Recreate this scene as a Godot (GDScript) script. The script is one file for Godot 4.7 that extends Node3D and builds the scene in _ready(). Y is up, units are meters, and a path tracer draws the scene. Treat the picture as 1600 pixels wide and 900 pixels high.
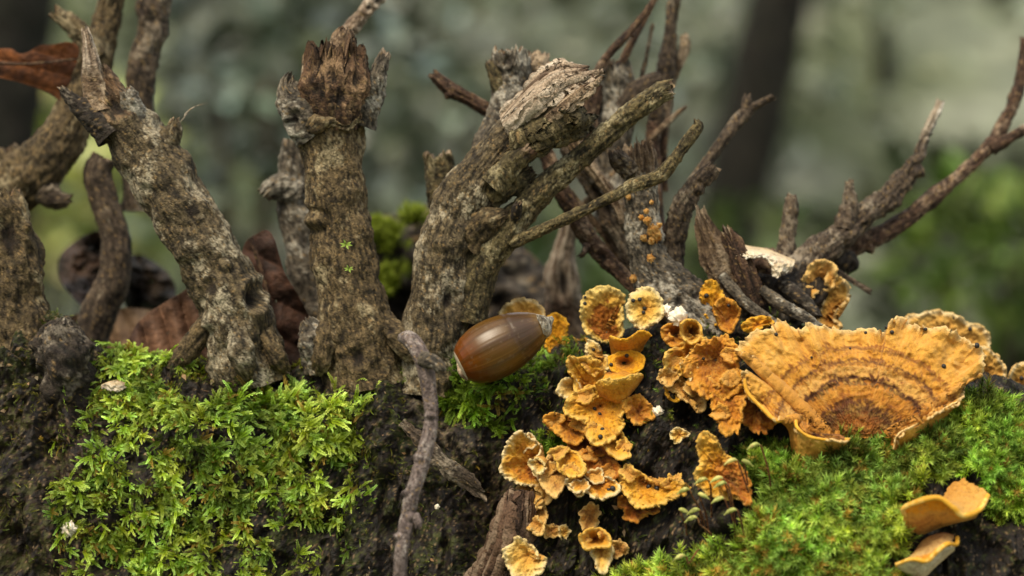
extends Node3D

# ---------------------------------------------------------------- scale
# One photo pixel is 0.15 mm at the plane z = 0, half a metre in front of the lens.
const K := 0.00015
const D := 0.5
const EYE_Y := 0.215
const LOG_Z := -0.020
const LOG_H := 0.110

var rng := RandomNumberGenerator.new()
var nz := FastNoiseLite.new()      # smooth 3D noise, in noise units
var nf := FastNoiseLite.new()      # fractal
var nr := FastNoiseLite.new()      # ridged
var nc := FastNoiseLite.new()      # cellular
var M := {}
var used := {}


# ---------------------------------------------------------------- naming
func numbered(called: String) -> String:
	if not used.has(called):
		used[called] = 0
		return called
	used[called] += 1
	return "%s_%03d" % [called, used[called]]


func thing(called: String, label: String, category: String, where: Vector3, group := "") -> Node3D:
	var o := Node3D.new()
	o.name = numbered(called)
	add_child(o)
	o.position = where
	tag(o, label, category, group)
	return o


func tag(o: Node, label: String, category: String, group := "", kind := "") -> void:
	if label:
		o.set_meta("label", label)
	if category:
		o.set_meta("category", category)
	if group:
		o.set_meta("group", group)
	if kind:
		o.set_meta("kind", kind)


func away(n: Node) -> Vector3:
	var v := Vector3.ZERO
	while n is Node3D and n != self:
		v += n.position
		n = n.get_parent()
	return v


func part(parent: Node, called: String, mb: MB, mat: Material, label := "") -> MeshInstance3D:
	var o := MeshInstance3D.new()
	o.name = called if parent != self else numbered(called)
	parent.add_child(o, true)
	o.mesh = mb.commit(away(o))
	o.material_override = mat
	if label:
		o.set_meta("label", label)
	return o


func ball_at(parent: Node, called: String, where: Vector3, r: float, mat: Material, squash := 1.0) -> MeshInstance3D:
	var o := MeshInstance3D.new()
	o.name = called
	parent.add_child(o, true)
	o.mesh = M.dot_mesh
	o.material_override = mat
	o.position = where - away(parent)
	o.scale = Vector3(r, r * squash, r)
	return o


# ---------------------------------------------------------------- geometry
class MB:
	var v := PackedVector3Array()
	var n := PackedVector3Array()
	var c := PackedColorArray()
	var t := PackedVector2Array()
	var ix := PackedInt32Array()

	# P holds nv rows of nu points; du x dv looks out of the surface.
	func grid(P: PackedVector3Array, nu: int, nv: int, wrap: bool, C: PackedColorArray, U: PackedVector2Array) -> void:
		var at := v.size()
		var N := PackedVector3Array()
		N.resize(nu * nv)
		for j in nv:
			var j0 := maxi(j - 1, 0) * nu
			var j1 := mini(j + 1, nv - 1) * nu
			for i in nu:
				var a := i - 1
				var b := i + 1
				if wrap:
					a = (a + nu) % nu
					b = b % nu
				else:
					a = maxi(a, 0)
					b = mini(b, nu - 1)
				var k := j * nu
				var m := (P[k + b] - P[k + a]).cross(P[j1 + i] - P[j0 + i])
				var l := m.length()
				N[k + i] = m / l if l > 1e-16 else Vector3.UP
		v.append_array(P)
		n.append_array(N)
		c.append_array(C)
		if U.size() == P.size():
			t.append_array(U)
		else:
			var z := PackedVector2Array()
			z.resize(P.size())
			t.append_array(z)
		var lim := nu if wrap else nu - 1
		var I := PackedInt32Array()
		I.resize(lim * (nv - 1) * 6)
		var w := 0
		for j in nv - 1:
			for i in lim:
				var a := at + j * nu + i
				var b := at + j * nu + (i + 1) % nu
				I[w] = a
				I[w + 1] = a + nu
				I[w + 2] = b
				I[w + 3] = b
				I[w + 4] = a + nu
				I[w + 5] = b + nu
				w += 6
		ix.append_array(I)

	func tri(a: Vector3, b: Vector3, d: Vector3, ca: Color, cb: Color, cd: Color) -> void:
		var m := (d - a).cross(b - a).normalized()
		var at := v.size()
		v.append(a); v.append(b); v.append(d)
		for i in 3:
			n.append(m)
			t.append(Vector2.ZERO)
			ix.append(at + i)
		c.append(ca); c.append(cb); c.append(cd)

	func commit(off: Vector3) -> ArrayMesh:
		var a := []
		a.resize(Mesh.ARRAY_MAX)
		var w := v
		if off != Vector3.ZERO:
			w = Transform3D(Basis(), -off) * v
		a[Mesh.ARRAY_VERTEX] = w
		a[Mesh.ARRAY_NORMAL] = n
		a[Mesh.ARRAY_COLOR] = c
		a[Mesh.ARRAY_TEX_UV] = t
		a[Mesh.ARRAY_INDEX] = ix
		var m := ArrayMesh.new()
		m.add_surface_from_arrays(Mesh.PRIMITIVE_TRIANGLES, a)
		return m


func at(px: float, py: float, zmm: float) -> Vector3:
	var z := zmm * 0.001
	var s := K * (D - z) / D
	return Vector3((px - 800.0) * s, EYE_Y + (450.0 - py) * s, z)


func pix(p: Vector3) -> Vector2:
	var s := K * (D - p.z) / D
	return Vector2(800.0 + p.x / s, 450.0 - (p.y - EYE_Y) / s)


func cat(a, b, c, d, t: float):
	return b + (c - a) * (0.5 * t) + (a * 2.0 - b * 5.0 + c * 4.0 - d) * (0.5 * t * t) + (b * 3.0 - a - c * 3.0 + d) * (0.5 * t * t * t)


func lin(r: float, g: float, b: float) -> Color:      # an sRGB colour, 0..255, as linear values
	return Color(r / 255.0, g / 255.0, b / 255.0).srgb_to_linear()


# ---------------------------------------------------------------- bark colours
const BARK := {
	"pale": [[0.034, 0.025, 0.014], [0.250, 0.185, 0.098], [0.62, 0.53, 0.36], 0.06],
	"mid": [[0.030, 0.021, 0.010], [0.245, 0.170, 0.080], [0.50, 0.40, 0.23], 0.32],
	"olive": [[0.030, 0.023, 0.010], [0.245, 0.188, 0.082], [0.54, 0.45, 0.25], 0.22],
	"dark": [[0.014, 0.010, 0.007], [0.078, 0.058, 0.040], [0.30, 0.25, 0.185], 0.26],
	"brown": [[0.032, 0.021, 0.014], [0.195, 0.138, 0.088], [0.42, 0.34, 0.24], 0.20],
	"grey": [[0.038, 0.031, 0.023], [0.265, 0.215, 0.150], [0.64, 0.58, 0.46], 0.02],
	"mauve": [[0.11, 0.082, 0.072], [0.30, 0.228, 0.200], [0.54, 0.46, 0.40], 0.10],
	"rust": [[0.030, 0.016, 0.010], [0.185, 0.102, 0.058], [0.44, 0.31, 0.20], 0.16],
	"wood": [[0.055, 0.030, 0.015], [0.34, 0.225, 0.130], [0.66, 0.50, 0.33], -0.05],
	"bleached": [[0.14, 0.085, 0.050], [0.64, 0.48, 0.33], [0.90, 0.75, 0.57], -0.12],
	"capsule": [[0.26, 0.27, 0.06], [0.50, 0.52, 0.15], [0.60, 0.50, 0.16], 0.1],
	"lip": [[0.55, 0.27, 0.02], [0.70, 0.36, 0.03], [0.80, 0.52, 0.14], 0.15],
	"pith": [[0.40, 0.30, 0.20], [0.74, 0.62, 0.46], [0.90, 0.82, 0.70], -0.1],
	"stalk": [[0.12, 0.040, 0.012], [0.30, 0.11, 0.035], [0.40, 0.20, 0.07], 0.1],
	"trunk": [[0.010, 0.009, 0.006], [0.030, 0.027, 0.018], [0.05, 0.045, 0.032], 0.3],
	"pole": [[0.12, 0.12, 0.085], [0.26, 0.26, 0.19], [0.42, 0.42, 0.33], 0.1],
	"rot": [[0.014, 0.008, 0.005], [0.165, 0.090, 0.044], [0.46, 0.29, 0.155], 0.02],
}


func bark_color(kind: String, p: Vector3, ridge: float, sd: float) -> Color:
	var b: Array = BARK[kind]
	var q := p * 1000.0
	var big := nf.get_noise_3d(q.x * 0.75 + sd, q.y * 0.6, q.z * 0.75)
	var fine := nz.get_noise_3d(q.x * 15.0, q.y * 15.0 + sd, q.z * 15.0)
	var med := nf.get_noise_3d(q.x * 7.0 - sd, q.y * 5.0, q.z * 7.0)
	var k := clampf(0.52 + fine * 0.22 + med * 0.50 + ridge * 0.70 + big * 0.35, 0.0, 1.0)
	var lo := Vector3(b[0][0], b[0][1], b[0][2])
	var mi := Vector3(b[1][0], b[1][1], b[1][2])
	var hi := Vector3(b[2][0], b[2][1], b[2][2])
	var col := lo.lerp(mi, k)
	var web := nr.get_noise_3d(q.x * 2.2 + med * 2.0, q.y * 1.6 + sd, q.z * 2.2)
	var plates := nf.get_noise_3d(q.x * 1.9 + 11.0, q.y * 1.4 - sd, q.z * 1.9)
	k = clampf(k + plates * 0.75, 0.0, 1.0)
	var lich := smoothstep(b[3], b[3] + 0.42, big * 1.15 + 0.55 * med + fine * 0.28 + plates * 0.5)
	col = col.lerp(hi, lich * (0.45 + 0.45 * k))
	if web > 0.50 and kind != "mauve" and kind != "lip" and kind != "pith":
		col = col.lerp(lo * 0.7, smoothstep(0.50, 0.80, web + fine * 0.1) * 0.65)
	if kind == "trunk" or kind == "pole" or kind == "lip":
		return Color(col.x, col.y, col.z)
	var spot := nz.get_noise_3d(q.x * 10.0 + 40.0, q.y * 10.0, q.z * 10.0 - sd)
	if spot > 0.60:
		col = col.lerp(Vector3(0.42, 0.27, 0.11), smoothstep(0.60, 0.72, spot) * 0.75)
	elif spot < -0.5:
		col = col.lerp(lo * 0.55, smoothstep(0.5, 0.62, -spot) * 0.85)
	return Color(col.x, col.y, col.z)


# A branch: pts are [px, py, depth in mm, radius in px], from base to tip.
# o: kind, nu, step (mm), lump, rough (mm), jag (mm), hollow (mm), pits [[px,py,r,depth]], tip kind, fibre (0..1), flat (0..1)
func branch(mb: MB, pts: Array, o := {}) -> void:
	var kind: String = o.get("kind", "mid")
	var tipk: String = o.get("tip", "wood")
	var sd: float = o.get("seed", 0.0)
	var nu: int = o.get("nu", 32)
	var lump: float = o.get("lump", 0.10)
	var rough: float = o.get("rough", 0.35) * 0.001
	var jag: float = o.get("jag", 1.0) * 0.001
	var hollow: float = o.get("hollow", 0.6) * 0.001
	var pits: Array = o.get("pits", [])
	var fibre: float = o.get("fibre", 0.0)
	var flat: float = o.get("flat", 1.0)
	var tipspan: float = o.get("tipspan", 0.0)          # share of the length at the tip that shows bare wood
	var C: Array[Vector4] = []
	for p in pts:
		var w := at(p[0], p[1], p[2])
		C.append(Vector4(w.x, w.y, w.z, p[3] * K * (D - w.z) / D))
	var S: Array[Vector4] = []
	for k in C.size() - 1:
		var a: Vector4 = C[k - 1] if k > 0 else C[0] * 2.0 - C[1]
		var d: Vector4 = C[k + 2] if k + 2 < C.size() else C[k + 1] * 2.0 - C[k]
		for i in 24:
			S.append(cat(a, C[k], C[k + 1], d, i / 24.0))
	S.append(C[C.size() - 1])
	var L := PackedFloat32Array([0.0])
	for k in range(1, S.size()):
		L.append(L[k - 1] + Vector3(S[k].x - S[k - 1].x, S[k].y - S[k - 1].y, S[k].z - S[k - 1].z).length())
	var total := L[L.size() - 1]
	var nv := clampi(int(total / (o.get("step", 0.4) * 0.001)), 8, 420)
	var cap := 5
	var P := PackedVector3Array()
	var Cc := PackedColorArray()
	var U := PackedVector2Array()
	P.resize(nu * (nv + cap)); Cc.resize(nu * (nv + cap)); U.resize(nu * (nv + cap))
	var ref := Vector3(0, 0, -1)
	var cut := 0
	var jags := PackedFloat32Array()
	jags.resize(nu)
	for i in nu:
		var th := TAU * i / nu
		jags[i] = nf.get_noise_3d(cos(th) * 14.0 + sd, sin(th) * 14.0, sd * 1.7) * 1.0 + nz.get_noise_3d(cos(th) * 70.0, sin(th) * 70.0, sd) * 0.7 + nz.get_noise_3d(cos(th) * 170.0, sin(th) * 170.0, sd) * (0.3 + 0.5 * fibre)
	var lastc := Vector3.ZERO
	var lastt := Vector3.UP
	var lastr := 0.0
	for j in nv:
		var s := total * j / (nv - 1.0)
		while cut < S.size() - 2 and L[cut + 1] < s:
			cut += 1
		var f := (s - L[cut]) / maxf(L[cut + 1] - L[cut], 1e-9)
		var q4 := S[cut].lerp(S[cut + 1], f)
		var c := Vector3(q4.x, q4.y, q4.z)
		var r := maxf(q4.w, 0.00008)
		var d4: Vector4 = S[mini(cut + 2, S.size() - 1)] - S[maxi(cut - 1, 0)]
		var T := Vector3(d4.x, d4.y, d4.z).normalized()
		var n1 := (ref - T * ref.dot(T)).normalized()
		ref = n1
		var n2 := T.cross(n1)
		var v := j / (nv - 1.0)
		var near := smoothstep(0.0, 1.0, (s - (total - maxf(3.0 * jag, r * 1.2))) / maxf(3.0 * jag, r * 1.2)) if jag > 0.0 else 0.0
		for i in nu:
			var th := TAU * i / nu
			var dir := n1 * (cos(th) * flat) + n2 * sin(th)
			var p := c + dir * r
			var q := p * 1000.0
			var low := nf.get_noise_3d(q.x * 0.9 + sd, q.y * 0.9, q.z * 0.9)
			var ridge := nr.get_noise_3d(q.x * 2.6, q.y * 2.6 + sd, q.z * 2.6)
			var fine := nz.get_noise_3d(q.x * 9.0, q.y * 9.0, q.z * 9.0 + sd)
			if fibre > 0.0:
				var fb := nz.get_noise_3d(th * 22.0, s * 900.0, sd)
				var fb2 := nz.get_noise_3d(th * 60.0 + 9.0, s * 1500.0, sd)
				ridge = lerpf(ridge, fb * 1.2 + fb2 * 0.8, fibre)
			var wr := nz.get_noise_3d(cos(th) * r * 2200.0, s * 7500.0, sin(th) * r * 2200.0 + sd)
			var disp := r * lump * low * 2.0 + rough * (ridge * lerpf(0.5, 1.1, fibre) + fine * 0.22 + wr * 0.30 * (1.0 - fibre))
			var streak := 0.0
			if fibre < 0.5:
				streak = nf.get_noise_3d(cos(th) * r * 9000.0 + sd, s * 1500.0, sin(th) * r * 9000.0)
				disp += rough * streak * 0.9
			ridge = lerpf(streak * 1.5 + wr * 0.35, ridge, maxf(fibre, 0.15))
			var dark := 0.0
			if pits.size() > 0 and dir.z > -0.2:
				var pp := pix(p)
				for pit in pits:
					var dx: float = (pp.x - pit[0]) / pit[2]
					var dy: float = (pp.y - pit[1]) / (pit[2] * (pit[4] if pit.size() > 4 else 1.0))
					var dd := sqrt(dx * dx + dy * dy)
					if dd < 3.0:
						var g := exp(-dd * dd * 1.6)
						disp -= g * pit[3] * K * 1.0
						disp += pit[3] * K * 0.35 * exp(-pow((dd - 1.35) / 0.35, 2.0))
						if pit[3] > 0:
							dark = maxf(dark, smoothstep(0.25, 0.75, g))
			p += dir * disp + T * (jags[i] * jag * near)
			var k := j * nu + i
			P[k] = p
			var col := bark_color(kind, p, ridge, sd)
			if tipspan > 0.0:
				var e := smoothstep(1.0 - tipspan - 0.08, 1.0 - tipspan + 0.08, v + fine * 0.06 + low * 0.1)
				if e > 0.0:
					col = col.lerp(bark_color(tipk, Vector3(th * 0.004, s * 0.12, sd * 0.001), ridge, sd), e)
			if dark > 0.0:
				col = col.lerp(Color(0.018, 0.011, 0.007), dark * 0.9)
			Cc[k] = col
			U[k] = Vector2(th / TAU * 2.0, s * 40.0)
		lastc = c
		lastt = T
		lastr = r
	# broken end
	for e in cap:
		var fr: float = [0.88, 0.70, 0.48, 0.24, 0.02][e]
		for i in nu:
			var k := (nv + e) * nu + i
			var b := P[(nv - 1) * nu + i]
			var axis := lastc + lastt * (b - lastc).dot(lastt)
			var p := axis.lerp(b, fr)
			p += lastt * (-hollow * (1.0 - fr * fr) + (nz.get_noise_3d(p.x * 6000.0, p.y * 6000.0, p.z * 6000.0)) * hollow * 0.8)
			P[k] = p
			Cc[k] = bark_color(tipk, p, 0.0, sd + 5.0)
			U[k] = Vector2(0.5 * fr * cos(TAU * i / nu), 0.5 * fr * sin(TAU * i / nu))
	mb.grid(P, nu, nv + cap, true, Cc, U)


# A sheet with thickness. f: Callable(u, t) -> Vector3 with t = 1 at the rim; col: Callable(u, t, side, p) -> Color.
func sheet(mb: MB, nu: int, nt: int, wrap: bool, thick: float, f: Callable, col: Callable) -> PackedVector3Array:
	var F := PackedVector3Array()
	F.resize(nu * nt)
	for j in nt:
		for i in nu:
			F[j * nu + i] = f.call(i / float(nu if wrap else nu - 1), j / (nt - 1.0))
	var rows := 2 * nt + 2
	var P := PackedVector3Array()
	var C := PackedColorArray()
	var U := PackedVector2Array()
	P.resize(nu * rows); C.resize(nu * rows); U.resize(nu * rows)
	for j in nt:
		var t := j / (nt - 1.0)
		for i in nu:
			var a := (i - 1 + nu) % nu if wrap else maxi(i - 1, 0)
			var b := (i + 1) % nu if wrap else mini(i + 1, nu - 1)
			var j0 := maxi(j - 1, 0) * nu
			var j1 := mini(j + 1, nt - 1) * nu
			var nm := (F[j * nu + b] - F[j * nu + a]).cross(F[j1 + i] - F[j0 + i]).normalized()
			var p := F[j * nu + i]
			var u := i / float(nu if wrap else nu - 1)
			P[j * nu + i] = p
			C[j * nu + i] = col.call(u, t, 0, p)
			var th := thick * (1.0 - 0.45 * t * t)
			var k := (rows - 1 - j) * nu + i
			P[k] = p - nm * th
			C[k] = col.call(u, t, 1, p)
			U[j * nu + i] = Vector2(u, t)
			U[k] = Vector2(u, t)
			if j == nt - 1:
				var out := (p - F[(j - 1) * nu + i]).normalized()
				for e in 2:
					var ke := (nt + e) * nu + i
					P[ke] = p + out * th * 0.55 - nm * th * (0.22 + 0.5 * e)
					C[ke] = col.call(u, 1.0, 2, p)
					U[ke] = Vector2(u, 1.0)
	mb.grid(P, nu, rows, wrap, C, U)
	return F


# ---------------------------------------------------------------- the log
const TOP := [[-700, 560], [-300, 520], [-100, 498], [0, 500], [60, 492], [110, 502], [160, 545], [220, 562], [300, 562], [400, 578], [470, 568], [560, 556], [640, 552], [720, 570], [800, 572], [860, 548], [910, 534], [960, 524], [1030, 497], [1080, 484], [1150, 490], [1210, 502], [1260, 512], [1310, 522], [1400, 545], [1500, 572], [1560, 592], [1600, 608], [1700, 650], [1900, 700], [2300, 740]]
const FRONT := [[-700, 30], [0, 30], [500, 27], [800, 32], [1000, 38], [1200, 48], [1400, 56], [1600, 62], [2300, 60]]
# hollows and bulges in the wood: px, py, half width, half height, depth in mm (negative: bulge)
const DENTS := [[780, 606, 46, 16, -2.5], [768, 800, 34, 70, 11.0], [735, 760, 30, 20, 5.0], [78, 690, 22, 55, 7.0], [120, 640, 12, 70, 2.5], [1205, 690, 50, 34, 7.0], [1085, 640, 26, 40, 4.0], [1075, 730, 30, 40, 3.5], [545, 690, 14, 90, 2.5], [640, 760, 60, 60, 2.5], [940, 730, 34, 22, 2.0], [30, 560, 40, 14, -3.0], [95, 520, 30, 18, -2.2], [1520, 830, 60, 40, 6.0], [1400, 770, 40, 10, 4.0], [560, 820, 90, 30, 2.0], [690, 640, 18, 90, 2.0], [1250, 850, 240, 90, -5.0], [330, 700, 190, 130, -2.5]]


func curve_at(T: Array, x: float) -> float:
	for k in range(1, T.size()):
		if x <= T[k][0] or k == T.size() - 1:
			var a = T[maxi(k - 2, 0)][1]
			var d = T[mini(k + 1, T.size() - 1)][1]
			var f := clampf((x - T[k - 1][0]) / float(T[k][0] - T[k - 1][0]), 0.0, 1.0)
			return cat(float(a), float(T[k - 1][1]), float(T[k][1]), float(d), f)
	return T[0][1]


func log_base(x: float, fi: float) -> Vector3:
	var s := K * (D - LOG_Z) / D
	var px := 800.0 + x / s
	var top := EYE_Y + (450.0 - curve_at(TOP, px)) * s
	var zf := curve_at(FRONT, px) * 0.001
	var co := cos(fi)
	return Vector3(x, top - LOG_H + LOG_H * sin(fi), LOG_Z + (zf if co > 0.0 else 0.055) * co)


var last_ridge := 0.0


func log_point(x: float, fi: float) -> Vector3:
	var p := log_base(x, fi)
	var q := p * 1000.0
	var zf := 0.03
	var nm := Vector3(0, sin(fi) / LOG_H, cos(fi) / zf).normalized()
	var big := nf.get_noise_3d(q.x * 0.55, q.y * 0.45, q.z * 0.55 + 30.0)
	var med := nf.get_noise_3d(q.x * 2.0, q.y * 1.2, q.z * 2.0)
	# plates of wood parted by cracks that run down the face, as on a weathered stump
	var rid := nr.get_noise_3d(q.x * 1.0 + big * 6.0, q.y * 0.36 + med * 1.5, q.z * 0.6)
	var grain := nz.get_noise_3d(q.x * 9.0 + big * 20.0, q.y * 1.1, q.z * 4.0)
	var chip := nc.get_noise_3d(q.x * 1.2 + med * 5.0, q.y * 0.8, q.z * 1.2)
	var fine := nz.get_noise_3d(q.x * 8.0, q.y * 8.0, q.z * 8.0)
	var smooth_ := smoothstep(-0.1, 0.25, nf.get_noise_3d(q.x * 0.8 + 60.0, q.y * 0.8, q.z * 0.8))
	last_ridge = rid * 0.6 + grain * 0.8 * smooth_
	var d := 0.0056 * big + 0.0018 * med * (1.2 - 0.6 * smooth_) - 0.0020 * smoothstep(0.25, 0.75, rid) + 0.0016 * chip + 0.00030 * fine * (1.3 - smooth_) + 0.00018 * grain * smooth_
	if cos(fi) < 0.25:
		d *= lerpf(0.45, 1.0, maxf(0.0, cos(fi)) * 4.0)
	var pp := pix(p)
	if absf(p.x) < 0.135 and cos(fi) > 0.0:
		for e in DENTS:
			var dx: float = (pp.x - e[0]) / e[2]
			var dy: float = (pp.y - e[1]) / e[3]
			var g := dx * dx + dy * dy
			if g < 7.0:
				d -= exp(-g) * e[4] * 0.001
	return p + nm * d


func log_normal(x: float, fi: float) -> Vector3:
	var e := 0.0012
	var a := log_point(x + e, fi) - log_point(x - e, fi)
	var b := log_point(x, fi + e * 12.0) - log_point(x, fi - e * 12.0)
	return a.cross(b).normalized()


# the depth (mm) of the log's face under a photo pixel
func face(px: float, py: float) -> float:
	var z := 0.0
	for k in 8:
		var s := K * (D - z) / D
		var x := (px - 800.0) * s
		var y := EYE_Y + (450.0 - py) * s
		var s2 := K * (D - LOG_Z) / D
		var px2 := 800.0 + x / s2
		var top := EYE_Y + (450.0 - curve_at(TOP, px2)) * s2
		var si := (y - top + LOG_H) / LOG_H
		if si >= 1.0:
			return LOG_Z * 1000.0
		z = LOG_Z + curve_at(FRONT, px2) * 0.001 * sqrt(maxf(0.0, 1.0 - si * si))
	return z * 1000.0


func log_color(p: Vector3, ridge: float) -> Color:
	var q := p * 1000.0
	var pp := pix(p)
	var big := nf.get_noise_3d(q.x * 1.1 + 70.0, q.y * 1.1, q.z * 1.1)
	var med := nf.get_noise_3d(q.x * 4.0, q.y * 4.0 + 20.0, q.z * 4.0)
	var fine := nz.get_noise_3d(q.x * 12.0, q.y * 12.0, q.z * 12.0)
	var k := clampf(0.45 + fine * 0.5 + med * 0.6 + ridge * 0.4, 0.0, 1.0)
	var c := Vector3(0.005, 0.004, 0.003).lerp(Vector3(0.036, 0.023, 0.014), k)
	# rusty, crumbling wood towards the left end and round the hollow
	var rust := maxf(smoothstep(230.0, 40.0, pp.x) * smoothstep(560.0, 660.0, pp.y), exp(-pow((pp.x - 790.0) / 90.0, 2.0) - pow((pp.y - 790.0) / 110.0, 2.0)))
	c = c.lerp(Vector3(0.016, 0.009, 0.005).lerp(Vector3(0.105, 0.056, 0.027), k), rust * smoothstep(-0.25, 0.25, med + big))
	# pale torn wood
	var torn := exp(-pow((pp.y - (660.0 + (pp.x - 680.0) * 0.9)) / 17.0, 2.0)) * smoothstep(630.0, 665.0, pp.x) * smoothstep(770.0, 740.0, pp.x)
	c = c.lerp(Vector3(0.09, 0.06, 0.04).lerp(Vector3(0.34, 0.27, 0.18), k), torn * smoothstep(-0.2, 0.15, med))
	# a film of algae and moss protonema
	var wet := 0.10 + 0.20 * exp(-pow((pp.x - 560.0) / 220.0, 2.0)) + 0.25 * smoothstep(160.0, 20.0, pp.x) + 0.12 * smoothstep(640.0, 540.0, pp.y) + 0.2 * exp(-pow((pp.x - 900.0) / 80.0, 2.0) - pow((pp.y - 830.0) / 70.0, 2.0))
	var al := smoothstep(0.34 - wet, 0.62 - wet, med * 0.9 + big * 0.6 + fine * 0.30)
	c = c.lerp(Vector3(0.016, 0.021, 0.004).lerp(Vector3(0.075, 0.090, 0.014), k), al * 0.7)
	if ridge > 0.5:
		c *= 0.6
	if nz.get_noise_3d(q.x * 10.0 + 90.0, q.y * 10.0, q.z * 10.0) > 0.60:
		c = c.lerp(Vector3(0.30, 0.20, 0.10), 0.7)
	return Color(c.x, c.y, c.z)


func spaced(stops: Array) -> PackedFloat32Array:       # [from, to, count] ...
	var o := PackedFloat32Array()
	for s in stops:
		for i in int(s[2]):
			o.append(lerpf(s[0], s[1], i / float(s[2])))
	o.append(stops[stops.size() - 1][1])
	return o


func build_log() -> Node3D:
	var root := thing("mossy_log", "long dark rotting log with cut stems, moss and orange brackets", "log", Vector3(0, 0.08, -0.02))
	var X := spaced([[-0.42, -0.131, 34], [-0.131, 0.131, 660], [0.131, 0.42, 34]])
	var A := spaced([[-0.9, 0.30, 26], [0.30, 1.62, 250], [1.62, 2.1, 30], [2.1, 4.2, 26]])
	var nu := A.size()
	var nv := X.size()
	var P := PackedVector3Array()
	var C := PackedColorArray()
	P.resize(nu * nv); C.resize(nu * nv)
	for j in nv:
		for i in nu:
			var p := log_point(X[j], A[nu - 1 - i])
			P[j * nu + i] = p
			C[j * nu + i] = log_color(p, last_ridge)
	var mb := MB.new()
	mb.grid(P, nu, nv, false, C, PackedVector2Array())
	part(root, "trunk", mb, M.log)
	return root


func stem(root: Node3D, called: String, label: String, pts: Array, o := {}) -> MeshInstance3D:
	var mb := MB.new()
	branch(mb, pts, o)
	return part(root, called, mb, o.get("mat", M.bark), label)


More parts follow.
